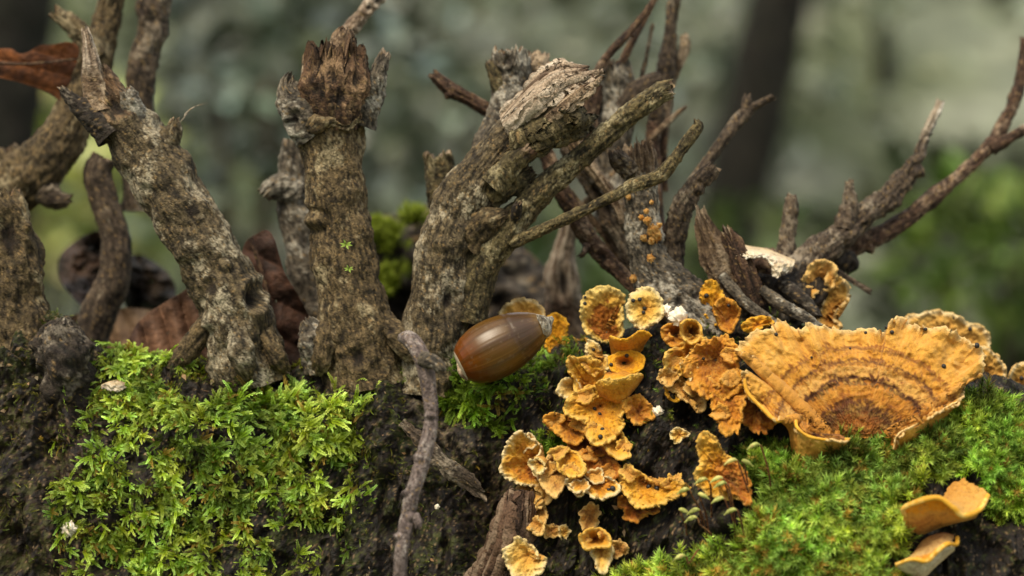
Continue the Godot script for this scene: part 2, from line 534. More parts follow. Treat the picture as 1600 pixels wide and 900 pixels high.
func build_stems(root: Node3D) -> void:
	# ---- the thick leaning stem on the left
	var s := stem(root, "cut_stem", "thick leaning stem with a ragged top and a round knot hole near its foot",
		[[392, 600, -17, 59], [378, 540, -16, 58], [368, 490, -15, 55], [342, 432, -15, 51], [308, 368, -15, 50], [270, 306, -15, 50], [232, 245, -16, 49], [200, 200, -16, 43], [172, 166, -16, 34], [158, 146, -16, 25]],
		{"kind": "pale", "nu": 170, "step": 0.36, "rough": 0.30, "lump": 0.11, "jag": 3.0, "hollow": 3.0, "tip": "rot", "seed": 3.0, "tipspan": 0.06,
		"pits": [[396, 463, 15, 24.0, 1.35], [183, 170, 20, 9.0, 0.8], [330, 452, 14, 5.0], [352, 415, 10, -7.0], [268, 195, 12, -9.0], [160, 240, 10, -8.0], [320, 505, 14, -8.0], [300, 330, 14, 3.0]]})
	stem(s, "splinter", "", [[158, 175, -14, 24], [148, 130, -14, 18], [142, 98, -13, 13], [138, 70, -13, 9], [134, 48, -13, 5]], {"kind": "wood", "nu": 28, "rough": 0.5, "fibre": 0.6, "jag": 1.4, "seed": 7.0, "tip": "bleached", "tipspan": 0.45})
	stem(s, "splinter", "", [[172, 215, -12, 22], [146, 186, -12, 18], [118, 160, -12, 12], [97, 139, -12, 5]], {"kind": "dark", "nu": 28, "rough": 0.6, "jag": 1.4, "seed": 9.0})
	stem(s, "splinter", "", [[190, 195, -18, 22], [186, 160, -18, 18], [172, 128, -18, 12], [160, 108, -18, 6]], {"kind": "rot", "nu": 28, "rough": 0.6, "fibre": 0.5, "jag": 1.6, "seed": 11.0})
	stem(s, "knot", "", [[214, 190, -14, 20], [204, 158, -12, 17], [196, 140, -11, 11]], {"kind": "grey", "nu": 32, "rough": 0.5, "hollow": 1.5, "jag": 0.8, "seed": 12.0, "tip": "rot"})
	stem(s, "knot", "", [[250, 240, -16, 22], [268, 208, -14, 15], [274, 188, -13, 6]], {"kind": "pale", "nu": 28, "rough": 0.5, "seed": 13.0})

	stem(s, "root_flare", "", [[330, 500, -14, 14], [306, 530, -12, 16], [286, 556, -12, 14], [270, 574, -14, 9]], {"kind": "mid", "nu": 36, "rough": 0.5, "lump": 0.25, "seed": 14.0})
	stem(s, "root_flare", "", [[404, 500, -14, 14], [420, 534, -11, 17], [434, 560, -11, 15], [448, 580, -13, 9]], {"kind": "mid", "nu": 36, "rough": 0.5, "lump": 0.25, "seed": 15.0})
	stem(s, "root_flare", "", [[372, 520, -8, 18], [376, 546, -6, 20], [382, 574, -6, 16], [386, 592, -8, 8]], {"kind": "pale", "nu": 36, "rough": 0.5, "lump": 0.25, "seed": 16.0})

	# ---- the upright stem in the middle
	s = stem(root, "cut_stem", "upright thick stem with a splintered three pronged top",
		[[572, 600, -18, 66], [562, 545, -17, 62], [552, 490, -16, 56], [542, 430, -16, 50], [532, 370, -16, 50], [524, 310, -16, 47], [519, 250, -16, 46], [517, 205, -16, 50], [516, 170, -16, 56], [517, 140, -16, 52], [520, 118, -17, 43]],
		{"kind": "mid", "nu": 180, "step": 0.36, "rough": 0.33, "lump": 0.09, "jag": 3.5, "hollow": 4.0, "tip": "rot", "seed": 21.0, "tipspan": 0.10,
		"pits": [[461, 187, 10, 10.0, 1.5], [503, 192, 10, -7.0], [488, 345, 18, -12.0, 0.7], [560, 560, 16, 5.0], [500, 176, 12, 6.0, 0.7], [548, 168, 9, -6.0]]})
	stem(s, "prong", "", [[496, 205, -13, 34], [474, 178, -12, 32], [458, 152, -12, 24], [450, 132, -12, 13], [452, 120, -12, 6]], {"kind": "grey", "nu": 48, "rough": 0.6, "lump": 0.2, "jag": 2.6, "seed": 23.0, "tip": "grey", "pits": [[460, 186, 9, 9.0, 1.5]]})
	stem(s, "prong", "", [[560, 190, -15, 26], [580, 150, -14, 19], [590, 122, -13, 15], [598, 96, -13, 10], [601, 86, -13, 5]], {"kind": "grey", "nu": 40, "rough": 0.5, "lump": 0.2, "jag": 1.6, "seed": 25.0, "tip": "bleached"})
	stem(s, "broken_wood", "", [[524, 202, -11, 34], [523, 165, -10, 45], [524, 125, -10, 48], [525, 98, -11, 46], [526, 82, -11, 42]], {"kind": "rot", "nu": 110, "step": 0.3, "rough": 1.0, "fibre": 0.9, "lump": 0.10, "jag": 3.6, "hollow": 3.0, "seed": 27.0, "tip": "rot", "flat": 0.5, "pits": [[522, 122, 9, 12.0, 1.4], [552, 128, 8, 9.0, 1.6], [500, 100, 7, 9.0, 1.2], [540, 106, 6, 9.0, 1.5], [492, 140, 7, 8.0, 1.5], [536, 152, 8, 9.0, 1.3]]})
	stem(s, "broken_wood", "", [[532, 112, -14, 24], [536, 80, -14, 22], [539, 60, -14, 17], [541, 50, -14, 9]], {"kind": "wood", "nu": 50, "step": 0.3, "rough": 0.7, "fibre": 0.5, "lump": 0.2, "jag": 1.5, "seed": 28.0, "tip": "rot"})
	stem(s, "splinter", "", [[490, 150, -15, 15], [484, 118, -15, 13], [482, 92, -15, 9], [484, 80, -15, 4]], {"kind": "wood", "nu": 24, "rough": 0.5, "fibre": 0.7, "jag": 1.4, "seed": 29.0})
	stem(s, "splinter", "", [[572, 150, -12, 14], [566, 118, -11, 11], [562, 92, -11, 8], [564, 84, -11, 4]], {"kind": "wood", "nu": 24, "rough": 0.5, "fibre": 0.7, "jag": 1.4, "seed": 31.0})
	stem(s, "bark_lip", "", [[470, 196, -11, 9], [492, 198, -8, 10], [515, 192, -8, 9], [540, 196, -9, 10], [560, 186, -10, 8]], {"kind": "mid", "nu": 30, "rough": 0.8, "lump": 0.5, "seed": 33.0})

	stem(s, "root_flare", "", [[590, 480, -14, 14], [608, 516, -12, 18], [628, 540, -11, 18], [650, 560, -12, 11]], {"kind": "mid", "nu": 40, "rough": 0.5, "lump": 0.25, "seed": 34.0, "pits": [[612, 516, 9, 5.0]]})
	stem(s, "root_flare", "", [[520, 500, -12, 14], [508, 536, -10, 18], [502, 562, -10, 16], [496, 582, -12, 9]], {"kind": "mid", "nu": 40, "rough": 0.5, "lump": 0.25, "seed": 35.0})

	# ---- the stem that leans right, behind the acorn
	s = stem(root, "cut_stem", "stout stem leaning right with a torn pale fibrous end",
		[[672, 610, -18, 56], [676, 560, -17, 51], [682, 505, -16, 49], [688, 450, -16, 46], [698, 395, -15, 44], [716, 338, -15, 44], [742, 290, -15, 42], [775, 246, -15, 38], [806, 214, -15, 34], [832, 188, -16, 31], [850, 170, -17, 27]],
		{"kind": "pale", "nu": 170, "step": 0.36, "rough": 0.33, "lump": 0.11, "jag": 2.0, "hollow": 2.0, "tip": "wood", "seed": 41.0,
		"pits": [[700, 470, 14, 8.0, 1.2], [735, 372, 13, 6.0], [708, 318, 12, -6.0, 1.6], [770, 300, 16, 6.0], [690, 382, 12, -5.0]]})
	slab(s, "torn_wood", [[[796, 210, -9], [790, 196, -8], [786, 182, -11]], [[830, 184, -6], [824, 162, -5], [818, 142, -9]], [[862, 160, -4.5], [856, 136, -4], [846, 110, -8]], [[894, 142, -5], [884, 120, -4.5], [874, 100, -7]], [[926, 126, -6], [920, 114, -5.5], [904, 102, -7]]], "bleached", 43.0, 1.2)
	slab(s, "torn_wood", [[[800, 246, -10], [802, 228, -7.5], [800, 206, -9]], [[838, 236, -8.5], [844, 212, -5.5], [836, 182, -8]], [[872, 220, -8], [880, 192, -5], [870, 160, -8]], [[894, 212, -9], [904, 186, -6], [892, 150, -9]], [[906, 206, -11], [914, 182, -9], [898, 150, -11]]], "olive", 45.0, 2.0)
	slab(s, "torn_wood", [[[846, 204, -6.5], [850, 192, -5.5], [852, 182, -7]], [[876, 182, -4], [878, 168, -3], [876, 158, -6]], [[908, 156, -4], [910, 142, -4], [904, 134, -6]], [[922, 142, -5], [926, 130, -5], [918, 122, -7]]], "wood", 46.0, 0.9)
	stem(s, "stub", "", [[770, 290, -9, 20], [800, 256, -8, 18], [826, 232, -7, 13], [848, 216, -6, 6]], {"kind": "olive", "nu": 36, "rough": 0.6, "jag": 2.0, "seed": 47.0, "tip": "rust", "tipspan": 0.3})
	stem(s, "stub", "", [[766, 306, -14, 28], [802, 286, -13, 20], [830, 266, -13, 9]], {"kind": "olive", "nu": 44, "rough": 0.7, "lump": 0.2, "jag": 1.6, "seed": 48.0})
	stem(s, "stub", "", [[740, 372, -14, 34], [764, 348, -11, 25], [784, 338, -10, 14], [792, 334, -10, 6]], {"kind": "mid", "nu": 44, "rough": 0.6, "lump": 0.2, "seed": 49.0})
	stem(s, "side_stem", "", [[735, 330, -26, 34], [764, 250, -28, 32], [786, 190, -29, 29], [797, 140, -30, 28], [800, 106, -30, 32], [800, 84, -30, 30]], {"kind": "grey", "nu": 70, "rough": 0.5, "lump": 0.14, "jag": 2.6, "hollow": 2.5, "seed": 51.0, "tip": "rot", "pits": [[790, 96, 11, 8.0, 0.8]]})
	stem(s, "side_stem", "", [[790, 150, -29, 16], [776, 122, -28, 12], [766, 100, -28, 7]], {"kind": "olive", "nu": 28, "rough": 0.5, "jag": 1.6, "seed": 52.0})
	stem(s, "side_stem", "", [[846, 190, -36, 18], [844, 130, -36, 15], [842, 100, -36, 17], [846, 84, -36, 12]], {"kind": "wood", "nu": 30, "rough": 0.5, "seed": 53.0, "tip": "rot"})
	stem(s, "side_stem", "", [[700, 360, -32, 26], [692, 300, -32, 24], [686, 266, -32, 22], [684, 244, -32, 22]], {"kind": "olive", "nu": 40, "rough": 0.5, "jag": 1.5, "hollow": 1.5, "seed": 54.0, "tip": "wood"})
	stem(s, "side_stem", "", [[728, 500, -16, 30], [742, 440, -15, 30], [762, 400, -14, 27], [790, 362, -13, 25], [816, 330, -13, 22], [858, 288, -12, 19], [905, 248, -11, 18], [955, 204, -10, 17], [1000, 166, -9, 16], [1030, 146, -9, 16], [1046, 140, -9, 14]], {"kind": "olive", "nu": 70, "step": 0.4, "rough": 0.42, "lump": 0.12, "jag": 1.4, "seed": 55.0, "pits": [[814, 322, 10, -8.0], [965, 192, 9, -6.0, 0.7]]})
	stem(s, "twig", "", [[800, 380, -11, 9], [840, 362, -8, 9], [892, 338, -6, 9], [945, 314, -5, 9], [990, 290, -5, 10], [1030, 276, -5, 10], [1044, 262, -5, 10], [1062, 238, -5, 9], [1078, 216, -5, 9], [1091, 198, -5, 8], [1088, 188, -5, 2.5]], {"kind": "olive", "nu": 36, "step": 0.35, "rough": 0.32, "lump": 0.16, "jag": 0.8, "seed": 57.0})
	stem(s, "spur", "", [[806, 340, -9, 8], [808, 326, -7, 8], [811, 317, -6, 4]], {"kind": "dark", "nu": 20, "seed": 58.0})

	# ---- the pale stem with orange crumbs, right of the dead sticks
	s = stem(root, "cut_stem", "pale narrow stem dotted with orange crumbs of fungus",
		[[1080, 540, -18, 66], [1066, 492, -18, 52], [1040, 452, -18, 46], [1018, 416, -18, 33], [1008, 370, -19, 28], [1004, 320, -20, 26], [1003, 280, -20, 24], [1000, 246, -20, 25], [998, 232, -20, 23]],
		{"kind": "grey", "nu": 110, "step": 0.42, "rough": 0.5, "lump": 0.12, "jag": 2.6, "hollow": 2.0, "seed": 61.0, "tip": "wood", "tipspan": 0.12, "pits": [[1020, 362, 9, -7.0], [1062, 470, 10, 5.0], [1090, 460, 10, 5.0]]})
	stem(s, "stub", "", [[985, 270, -18, 17], [968, 248, -17, 14], [962, 236, -17, 8]], {"kind": "brown", "nu": 36, "rough": 0.6, "lump": 0.2, "seed": 62.0})
	stem(s, "side_stem", "", [[1052, 480, -24, 24], [1048, 420, -24, 19], [1054, 370, -23, 18], [1064, 330, -22, 18], [1080, 300, -21, 16], [1100, 276, -20, 13], [1114, 262, -20, 10]], {"kind": "brown", "nu": 54, "rough": 0.5, "lump": 0.16, "jag": 1.6, "seed": 63.0, "pits": [[1092, 296, 8, -7.0]]})
	stem(s, "twig", "", [[1056, 340, -34, 13], [1074, 300, -36, 10], [1100, 260, -38, 9], [1132, 216, -40, 9], [1160, 182, -42, 10], [1180, 166, -42, 6], [1208, 152, -42, 5]], {"kind": "brown", "nu": 28, "rough": 0.3, "seed": 64.0})
	stem(s, "spur", "", [[1166, 184, -42, 7], [1166, 160, -42, 7], [1168, 148, -42, 4]], {"kind": "brown", "nu": 18, "seed": 65.0})
	for e in [[1012, 345, 6], [1020, 360, 8], [1024, 368, 9], [1002, 340, 4], [1016, 405, 7], [990, 435, 6], [1024, 414, 5], [1010, 330, 4], [1018, 316, 3], [982, 308, 4], [1006, 372, 5], [1018, 376, 5], [1030, 352, 4]]:
		var zz := -18.0 + 4.6 - absf(e[0] - 1012.0) * 0.09
		var cr := MB.new()
		crumb(cr, [e[0], e[1], zz], e[2], 0.7, e[0] * 1.3)
		part(s, "orange_crumb", cr, M.fungus)

	# ---- stems out of focus on the left
	s = stem(root, "cut_stem", "short gnarled stem at the left edge with a dark hollow",
		[[28, 570, -18, 62], [24, 500, -18, 52], [20, 440, -18, 47], [16, 390, -18, 44], [6, 340, -18, 42], [-4, 310, -18, 36]],
		{"kind": "mid", "nu": 100, "step": 0.5, "rough": 0.6, "lump": 0.14, "jag": 2.5, "hollow": 3.0, "seed": 71.0, "tip": "rot", "pits": [[14, 372, 20, 14.0, 1.8], [40, 354, 8, -6.0]]})
	s = stem(root, "cut_stem", "forked blurred stem at the upper left behind the ragged one",
		[[-30, 330, -52, 40], [10, 300, -52, 46], [50, 272, -52, 42], [88, 232, -52, 36], [114, 186, -52, 32], [132, 140, -53, 30], [148, 90, -54, 27], [164, 40, -55, 22], [176, -10, -55, 18]],
		{"kind": "mid", "nu": 70, "step": 0.6, "rough": 0.6, "lump": 0.12, "jag": 2.0, "seed": 73.0, "tip": "wood"})
	stem(s, "side_stem", "", [[150, 90, -50, 18], [128, 56, -49, 17], [106, 34, -48, 14], [86, 20, -48, 9]], {"kind": "mid", "nu": 36, "rough": 0.5, "jag": 1.6, "seed": 74.0})
	stem(s, "side_stem", "", [[40, 290, -52, 36], [20, 262, -52, 28], [10, 236, -52, 18]], {"kind": "mid", "nu": 44, "rough": 0.6, "lump": 0.18, "jag": 2.0, "seed": 75.0})
	stem(s, "stub", "", [[70, 300, -50, 24], [92, 312, -49, 14], [110, 310, -49, 6]], {"kind": "brown", "nu": 28, "rough": 0.6, "seed": 76.0})
	stem(root, "cut_stem", "thin straight blurred stem rising behind the ragged stem", [[212, 330, -58, 22], [214, 240, -58, 21], [217, 160, -58, 21], [224, 90, -58, 22], [236, 50, -58, 24], [240, 10, -58, 24], [242, -20, -58, 24]], {"kind": "brown", "nu": 44, "step": 0.6, "rough": 0.5, "lump": 0.14, "seed": 77.0, "pits": [[238, 30, 10, 6.0]]})
	stem(root, "cut_stem", "smooth curved stem like a letter S behind the ragged stem", [[132, 560, -52, 26], [150, 500, -52, 27], [172, 450, -52, 26], [182, 410, -52, 24], [178, 360, -52, 22], [162, 312, -52, 22], [152, 272, -52, 22], [162, 246, -52, 18]], {"kind": "brown", "nu": 54, "step": 0.6, "rough": 0.35, "lump": 0.07, "seed": 79.0})
	s = stem(root, "cut_stem", "mottled blurred stem behind the upright stem with a hollow side stub", [[505, 560, -44, 34], [490, 480, -44, 30], [474, 400, -44, 28], [464, 330, -44, 28], [462, 270, -44, 25], [464, 220, -44, 22]], {"kind": "grey", "nu": 54, "step": 0.55, "rough": 0.5, "lump": 0.15, "seed": 81.0})
	stem(s, "stub", "", [[462, 300, -42, 24], [440, 292, -40, 22], [422, 298, -39, 16], [414, 304, -39, 12]], {"kind": "grey", "nu": 44, "rough": 0.5, "lump": 0.15, "jag": 1.4, "hollow": 2.5, "seed": 82.0, "tip": "rot"})
	stem(root, "stub", "small pale curled wood chip at the foot of the upright stem", [[500, 580, -14, 24], [494, 545, -13, 26], [486, 515, -13, 18], [478, 500, -13, 8]], {"kind": "grey", "nu": 40, "rough": 0.6, "lump": 0.2, "seed": 83.0, "pits": [[496, 540, 10, 7.0]]})

	# ---- the dead stub with a white tip, and the blurred stump behind the sticks
	s = stem(root, "cut_stem", "dark hollow blurred stub with a whitish tip between two stems", [[886, 620, -62, 44], [882, 540, -62, 34], [880, 480, -62, 28], [878, 430, -62, 26], [880, 400, -62, 18], [886, 372, -62, 13], [889, 346, -62, 12]], {"kind": "rust", "nu": 54, "step": 0.6, "rough": 0.4, "lump": 0.12, "seed": 85.0, "tip": "bleached", "tipspan": 0.42, "pits": [[880, 442, 13, 12.0, 2.0]]})
	s = stem(root, "cut_stem", "blurred pale stump behind the crossing dead sticks", [[964, 360, -50, 30], [960, 290, -50, 28], [958, 220, -50, 26], [958, 160, -50, 28], [958, 120, -50, 28], [956, 104, -50, 22]], {"kind": "grey", "nu": 64, "step": 0.6, "rough": 0.6, "lump": 0.16, "jag": 3.0, "seed": 87.0, "tip": "wood"})
	stem(s, "stub", "", [[972, 170, -48, 20], [1002, 138, -47, 16], [1032, 122, -47, 13]], {"kind": "brown", "nu": 34, "rough": 0.4, "seed": 88.0, "tip": "wood"})
	stem(root, "cut_stem", "tall thin blurred stem reaching the top edge above the sticks", [[1024, 480, -58, 18], [1020, 330, -58, 16], [1026, 230, -58, 15], [1036, 150, -58, 16], [1044, 90, -58, 13], [1048, 40, -58, 9], [1056, -5, -58, 9], [1080, -30, -58, 7]], {"kind": "brown", "nu": 36, "step": 0.6, "rough": 0.5, "lump": 0.18, "seed": 89.0})
	stem(root, "cut_stem", "short blurred sprig with a pale bud end beside the tall thin stem", [[1030, 190, -60, 10], [1046, 130, -60, 9], [1062, 96, -60, 8], [1070, 70, -60, 8], [1068, 56, -60, 6]], {"kind": "wood", "nu": 24, "step": 0.6, "rough": 0.4, "seed": 91.0})

	# ---- the right end: broken wood and two long twigs
	s = stem(root, "root_crown", "dark weathered crown of wood carrying the two long twigs", [[1090, 540, -26, 44], [1140, 510, -26, 52], [1200, 486, -27, 56], [1240, 462, -28, 48], [1262, 436, -30, 38]], {"kind": "dark", "nu": 100, "step": 0.45, "rough": 0.9, "fibre": 0.5, "lump": 0.18, "seed": 93.0, "pits": [[1200, 480, 16, 7.0], [1160, 470, 12, 6.0]]})
	stem(s, "root_rib", "", [[1128, 430, -16, 7], [1160, 468, -13, 8], [1200, 500, -11, 8], [1240, 520, -10, 5]], {"kind": "grey", "nu": 24, "rough": 0.5, "fibre": 0.7, "seed": 94.0})
	stem(s, "root_rib", "", [[1190, 452, -14, 7], [1226, 478, -11, 9], [1262, 500, -10, 8], [1284, 512, -10, 4]], {"kind": "grey", "nu": 24, "rough": 0.5, "fibre": 0.7, "seed": 95.0})
	stem(s, "root_rib", "", [[1220, 440, -18, 10], [1252, 468, -15, 12], [1276, 496, -14, 10]], {"kind": "dark", "nu": 24, "rough": 0.5, "fibre": 0.7, "seed": 96.0})
	stem(s, "broken_wood", "", [[1176, 500, -20, 24], [1150, 450, -19, 32], [1126, 402, -19, 28], [1108, 366, -19, 16], [1098, 340, -19, 6]], {"kind": "wood", "nu": 60, "step": 0.4, "rough": 0.8, "fibre": 0.9, "lump": 0.1, "jag": 3.0, "seed": 97.0, "flat": 0.45})
	stem(s, "broken_wood", "", [[1180, 480, -15, 14], [1164, 430, -14, 17], [1148, 388, -14, 14], [1136, 360, -14, 7]], {"kind": "rust", "nu": 44, "step": 0.4, "rough": 0.7, "fibre": 0.9, "jag": 2.0, "seed": 98.0, "flat": 0.5})
	stem(s, "broken_wood", "", [[1222, 470, -30, 40], [1196, 440, -31, 44], [1186, 410, -32, 40], [1184, 394, -32, 28]], {"kind": "rust", "nu": 50, "step": 0.5, "rough": 0.8, "fibre": 0.6, "jag": 2.0, "seed": 99.0})
	stem(s, "stub", "", [[1224, 420, -34, 22], [1228, 380, -34, 14], [1234, 344, -34, 12], [1236, 318, -34, 10], [1236, 306, -34, 6]], {"kind": "brown", "nu": 34, "rough": 0.5, "lump": 0.2, "jag": 1.4, "seed": 101.0})
	var b := stem(s, "long_twig", "mottled twig forking up to a bare pale tip", [[1196, 480, -28, 34], [1240, 430, -30, 28], [1280, 394, -33, 21], [1320, 362, -36, 19], [1356, 334, -39, 18], [1392, 304, -42, 16], [1418, 272, -44, 15], [1434, 244, -46, 10], [1446, 212, -48, 7], [1456, 190, -49, 7], [1470, 160, -50, 5]],
		{"kind": "brown", "nu": 60, "step": 0.45, "rough": 0.7, "lump": 0.26, "jag": 1.0, "seed": 103.0, "tip": "pith", "tipspan": 0.14, "pits": [[1436, 268, 9, -8.0]]})
	stem(b, "spur", "", [[1318, 360, -35, 18], [1326, 326, -36, 14], [1328, 302, -36, 8], [1327, 284, -36, 5]], {"kind": "brown", "nu": 30, "rough": 0.5, "lump": 0.2, "jag": 1.0, "seed": 104.0})
	b = stem(s, "long_twig", "darker smooth twig curving up to the right edge with a side fork", [[1300, 404, -40, 16], [1336, 384, -42, 15], [1380, 364, -44, 14], [1424, 336, -46, 13], [1466, 302, -48, 12], [1504, 270, -50, 11], [1540, 236, -52, 10], [1566, 198, -54, 10], [1588, 150, -56, 9], [1598, 100, -58, 7], [1600, 60, -60, 6]],
		{"kind": "rust", "nu": 44, "step": 0.5, "rough": 0.4, "lump": 0.14, "seed": 105.0, "pits": [[1360, 390, 7, -6.0]]})
	stem(b, "spur", "", [[1548, 232, -52, 11], [1574, 218, -52, 9], [1604, 200, -52, 7], [1622, 190, -52, 4]], {"kind": "rust", "nu": 24, "rough": 0.4, "seed": 106.0, "tip": "bleached", "tipspan": 0.3})
	stem(s, "stub", "", [[1280, 400, -38, 18], [1310, 406, -38, 20], [1330, 410, -38, 13], [1322, 424, -38, 5]], {"kind": "dark", "nu": 30, "rough": 0.5, "seed": 107.0})
	stem(s, "twig", "", [[1300, 420, -36, 5], [1330, 438, -34, 5], [1360, 456, -32, 5]], {"kind": "brown", "nu": 16, "rough": 0.2, "seed": 108.0})
	# ---- torn bark and wood in the hollow of the log's face
	slab(root, "torn_bark", [[[788, 782, 7], [806, 766, 9], [826, 772, 7]], [[772, 824, 9], [800, 816, 12], [829, 824, 8]], [[756, 862, 9], [790, 866, 12], [822, 874, 8]], [[732, 902, 8], [770, 916, 11], [806, 920, 8]], [[716, 930, 8], [756, 950, 11], [800, 950, 8]]], "rust", 111.0, 1.4)
	stem(root, "torn_wood", "pale weathered strip of wood slanting behind the fallen twig", [[628, 660, 4, 6], [660, 690, 7, 11], [696, 724, 9, 14], [726, 748, 9, 12], [746, 764, 9, 5]], {"kind": "brown", "nu": 44, "step": 0.35, "rough": 0.9, "fibre": 0.6, "lump": 0.35, "jag": 2.5, "seed": 113.0, "flat": 0.6})
	stem(root, "bark_knob", "rounded bark knob with a pale lichen cap at the far left", [[104, 680, -22, 50], [102, 620, -14, 48], [99, 570, -10, 44], [96, 536, -10, 37], [97, 514, -11, 27], [99, 503, -11, 14]], {"kind": "dark", "nu": 64, "rough": 0.7, "lump": 0.25, "hollow": -0.8, "jag": 1.0, "seed": 115.0, "tip": "grey"})


# a torn slab of fibrous wood, lofted through rows of [px, py, mm] from its root to its ragged end
func slab(parent: Node, called: String, rows: Array, kind: String, sd: float, thick: float) -> void:
	var m: int = rows[0].size()
	var f := func(u: float, t: float) -> Vector3:
		var x := u * (m - 1.0)
		var k := mini(int(x), m - 2)
		var y := t * (rows.size() - 1.0)
		y = minf(y, rows.size() - 1.001)
		var j := int(y)
		var R := []
		for e in 4:
			var r = rows[clampi(j - 1 + e, 0, rows.size() - 1)]
			var a = r[maxi(k - 1, 0)]
			var b = r[k]
			var c2 = r[k + 1]
			var d = r[mini(k + 2, m - 1)]
			R.append(cat(Vector3(a[0], a[1], a[2]), Vector3(b[0], b[1], b[2]), Vector3(c2[0], c2[1], c2[2]), Vector3(d[0], d[1], d[2]), x - k))
		var p: Vector3 = cat(R[0], R[1], R[2], R[3], y - j)
		var along: Vector3 = (R[2] - R[1]).normalized()
		var rag := nz.get_noise_2d(u * 90.0 + sd, 3.0) * 24.0 + nz.get_noise_2d(u * 420.0, sd) * 12.0
		p += along * rag * pow(t, 3.0)
		var edge_ := absf(u - 0.5) * 2.0
		var flay: Vector3 = (R[1] - R[2]).cross(Vector3(0, 0, 1)).normalized()
		p += flay * nz.get_noise_2d(t * 90.0, sd + (20.0 if u > 0.5 else 0.0)) * 7.0 * pow(edge_, 3.0)
		p.z += nz.get_noise_3d(u * 180.0, t * 9.0, sd) * 0.8 + nz.get_noise_3d(u * 420.0, t * 22.0, sd) * 0.45 + nf.get_noise_3d(p.x * 0.5, p.y * 0.5, sd) * 0.5
		return at(p.x, p.y, p.z)
	var c := func(u: float, t: float, side: int, p: Vector3) -> Color:
		if kind == "olive":
			return bark_color(kind, p, 0.0, sd)
		var B: Array = BARK[kind]
		var s1 := nz.get_noise_3d(u * 190.0, t * 7.0, sd) * 0.8 + nz.get_noise_3d(u * 460.0, t * 16.0, sd) * 0.6 + nf.get_noise_3d(u * 40.0, t * 5.0, sd) * 0.7
		var k := clampf(0.62 + s1 * 0.75 - 0.5 * pow(t, 6.0), 0.0, 1.0)
		var lo := Color(B[0][0], B[0][1], B[0][2])
		var mi := Color(B[1][0], B[1][1], B[1][2])
		var hi := Color(B[2][0], B[2][1], B[2][2])
		return lo.lerp(mi, minf(k * 1.8, 1.0)).lerp(hi, smoothstep(0.55, 1.0, k) * 0.8)
	var mb := MB.new()
	sheet(mb, 90, 110, false, thick * 0.001, f, c)
	part(parent, called, mb, M.bark)


func crumb(mb: MB, where: Array, r: float, squash: float, sd: float, pale := false) -> void:
	var nu := 20
	var nv := 12
	var P := PackedVector3Array()
	var C := PackedColorArray()
	for j in nv:
		var a := PI * (j / (nv - 1.0) - 0.5)
		for i in nu:
			var th := TAU * i / nu
			var d := Vector3(cos(a) * cos(th), sin(a), -cos(a) * sin(th))
			var k := 1.0 + 0.55 * nz.get_noise_3d(d.x * 22.0 + sd, d.y * 22.0, d.z * 22.0) + 0.3 * nz.get_noise_3d(d.x * 60.0 + sd, d.y * 60.0, d.z * 60.0)
			var base := at(where[0], where[1], where[2])
			var p := base + Vector3(d.x, d.y, d.z * squash) * (r * K * k)
			P.append(p)
			var m := nz.get_noise_3d(p.x * 9000.0, p.y * 9000.0, p.z * 9000.0)
			C.append((lin(196, 130, 50).lerp(lin(230, 180, 105), 0.5 + m)) if not pale else lin(226, 208, 178).lerp(lin(240, 232, 214), 0.5 + m))
	mb.grid(P, nu, nv, true, C, PackedVector2Array())


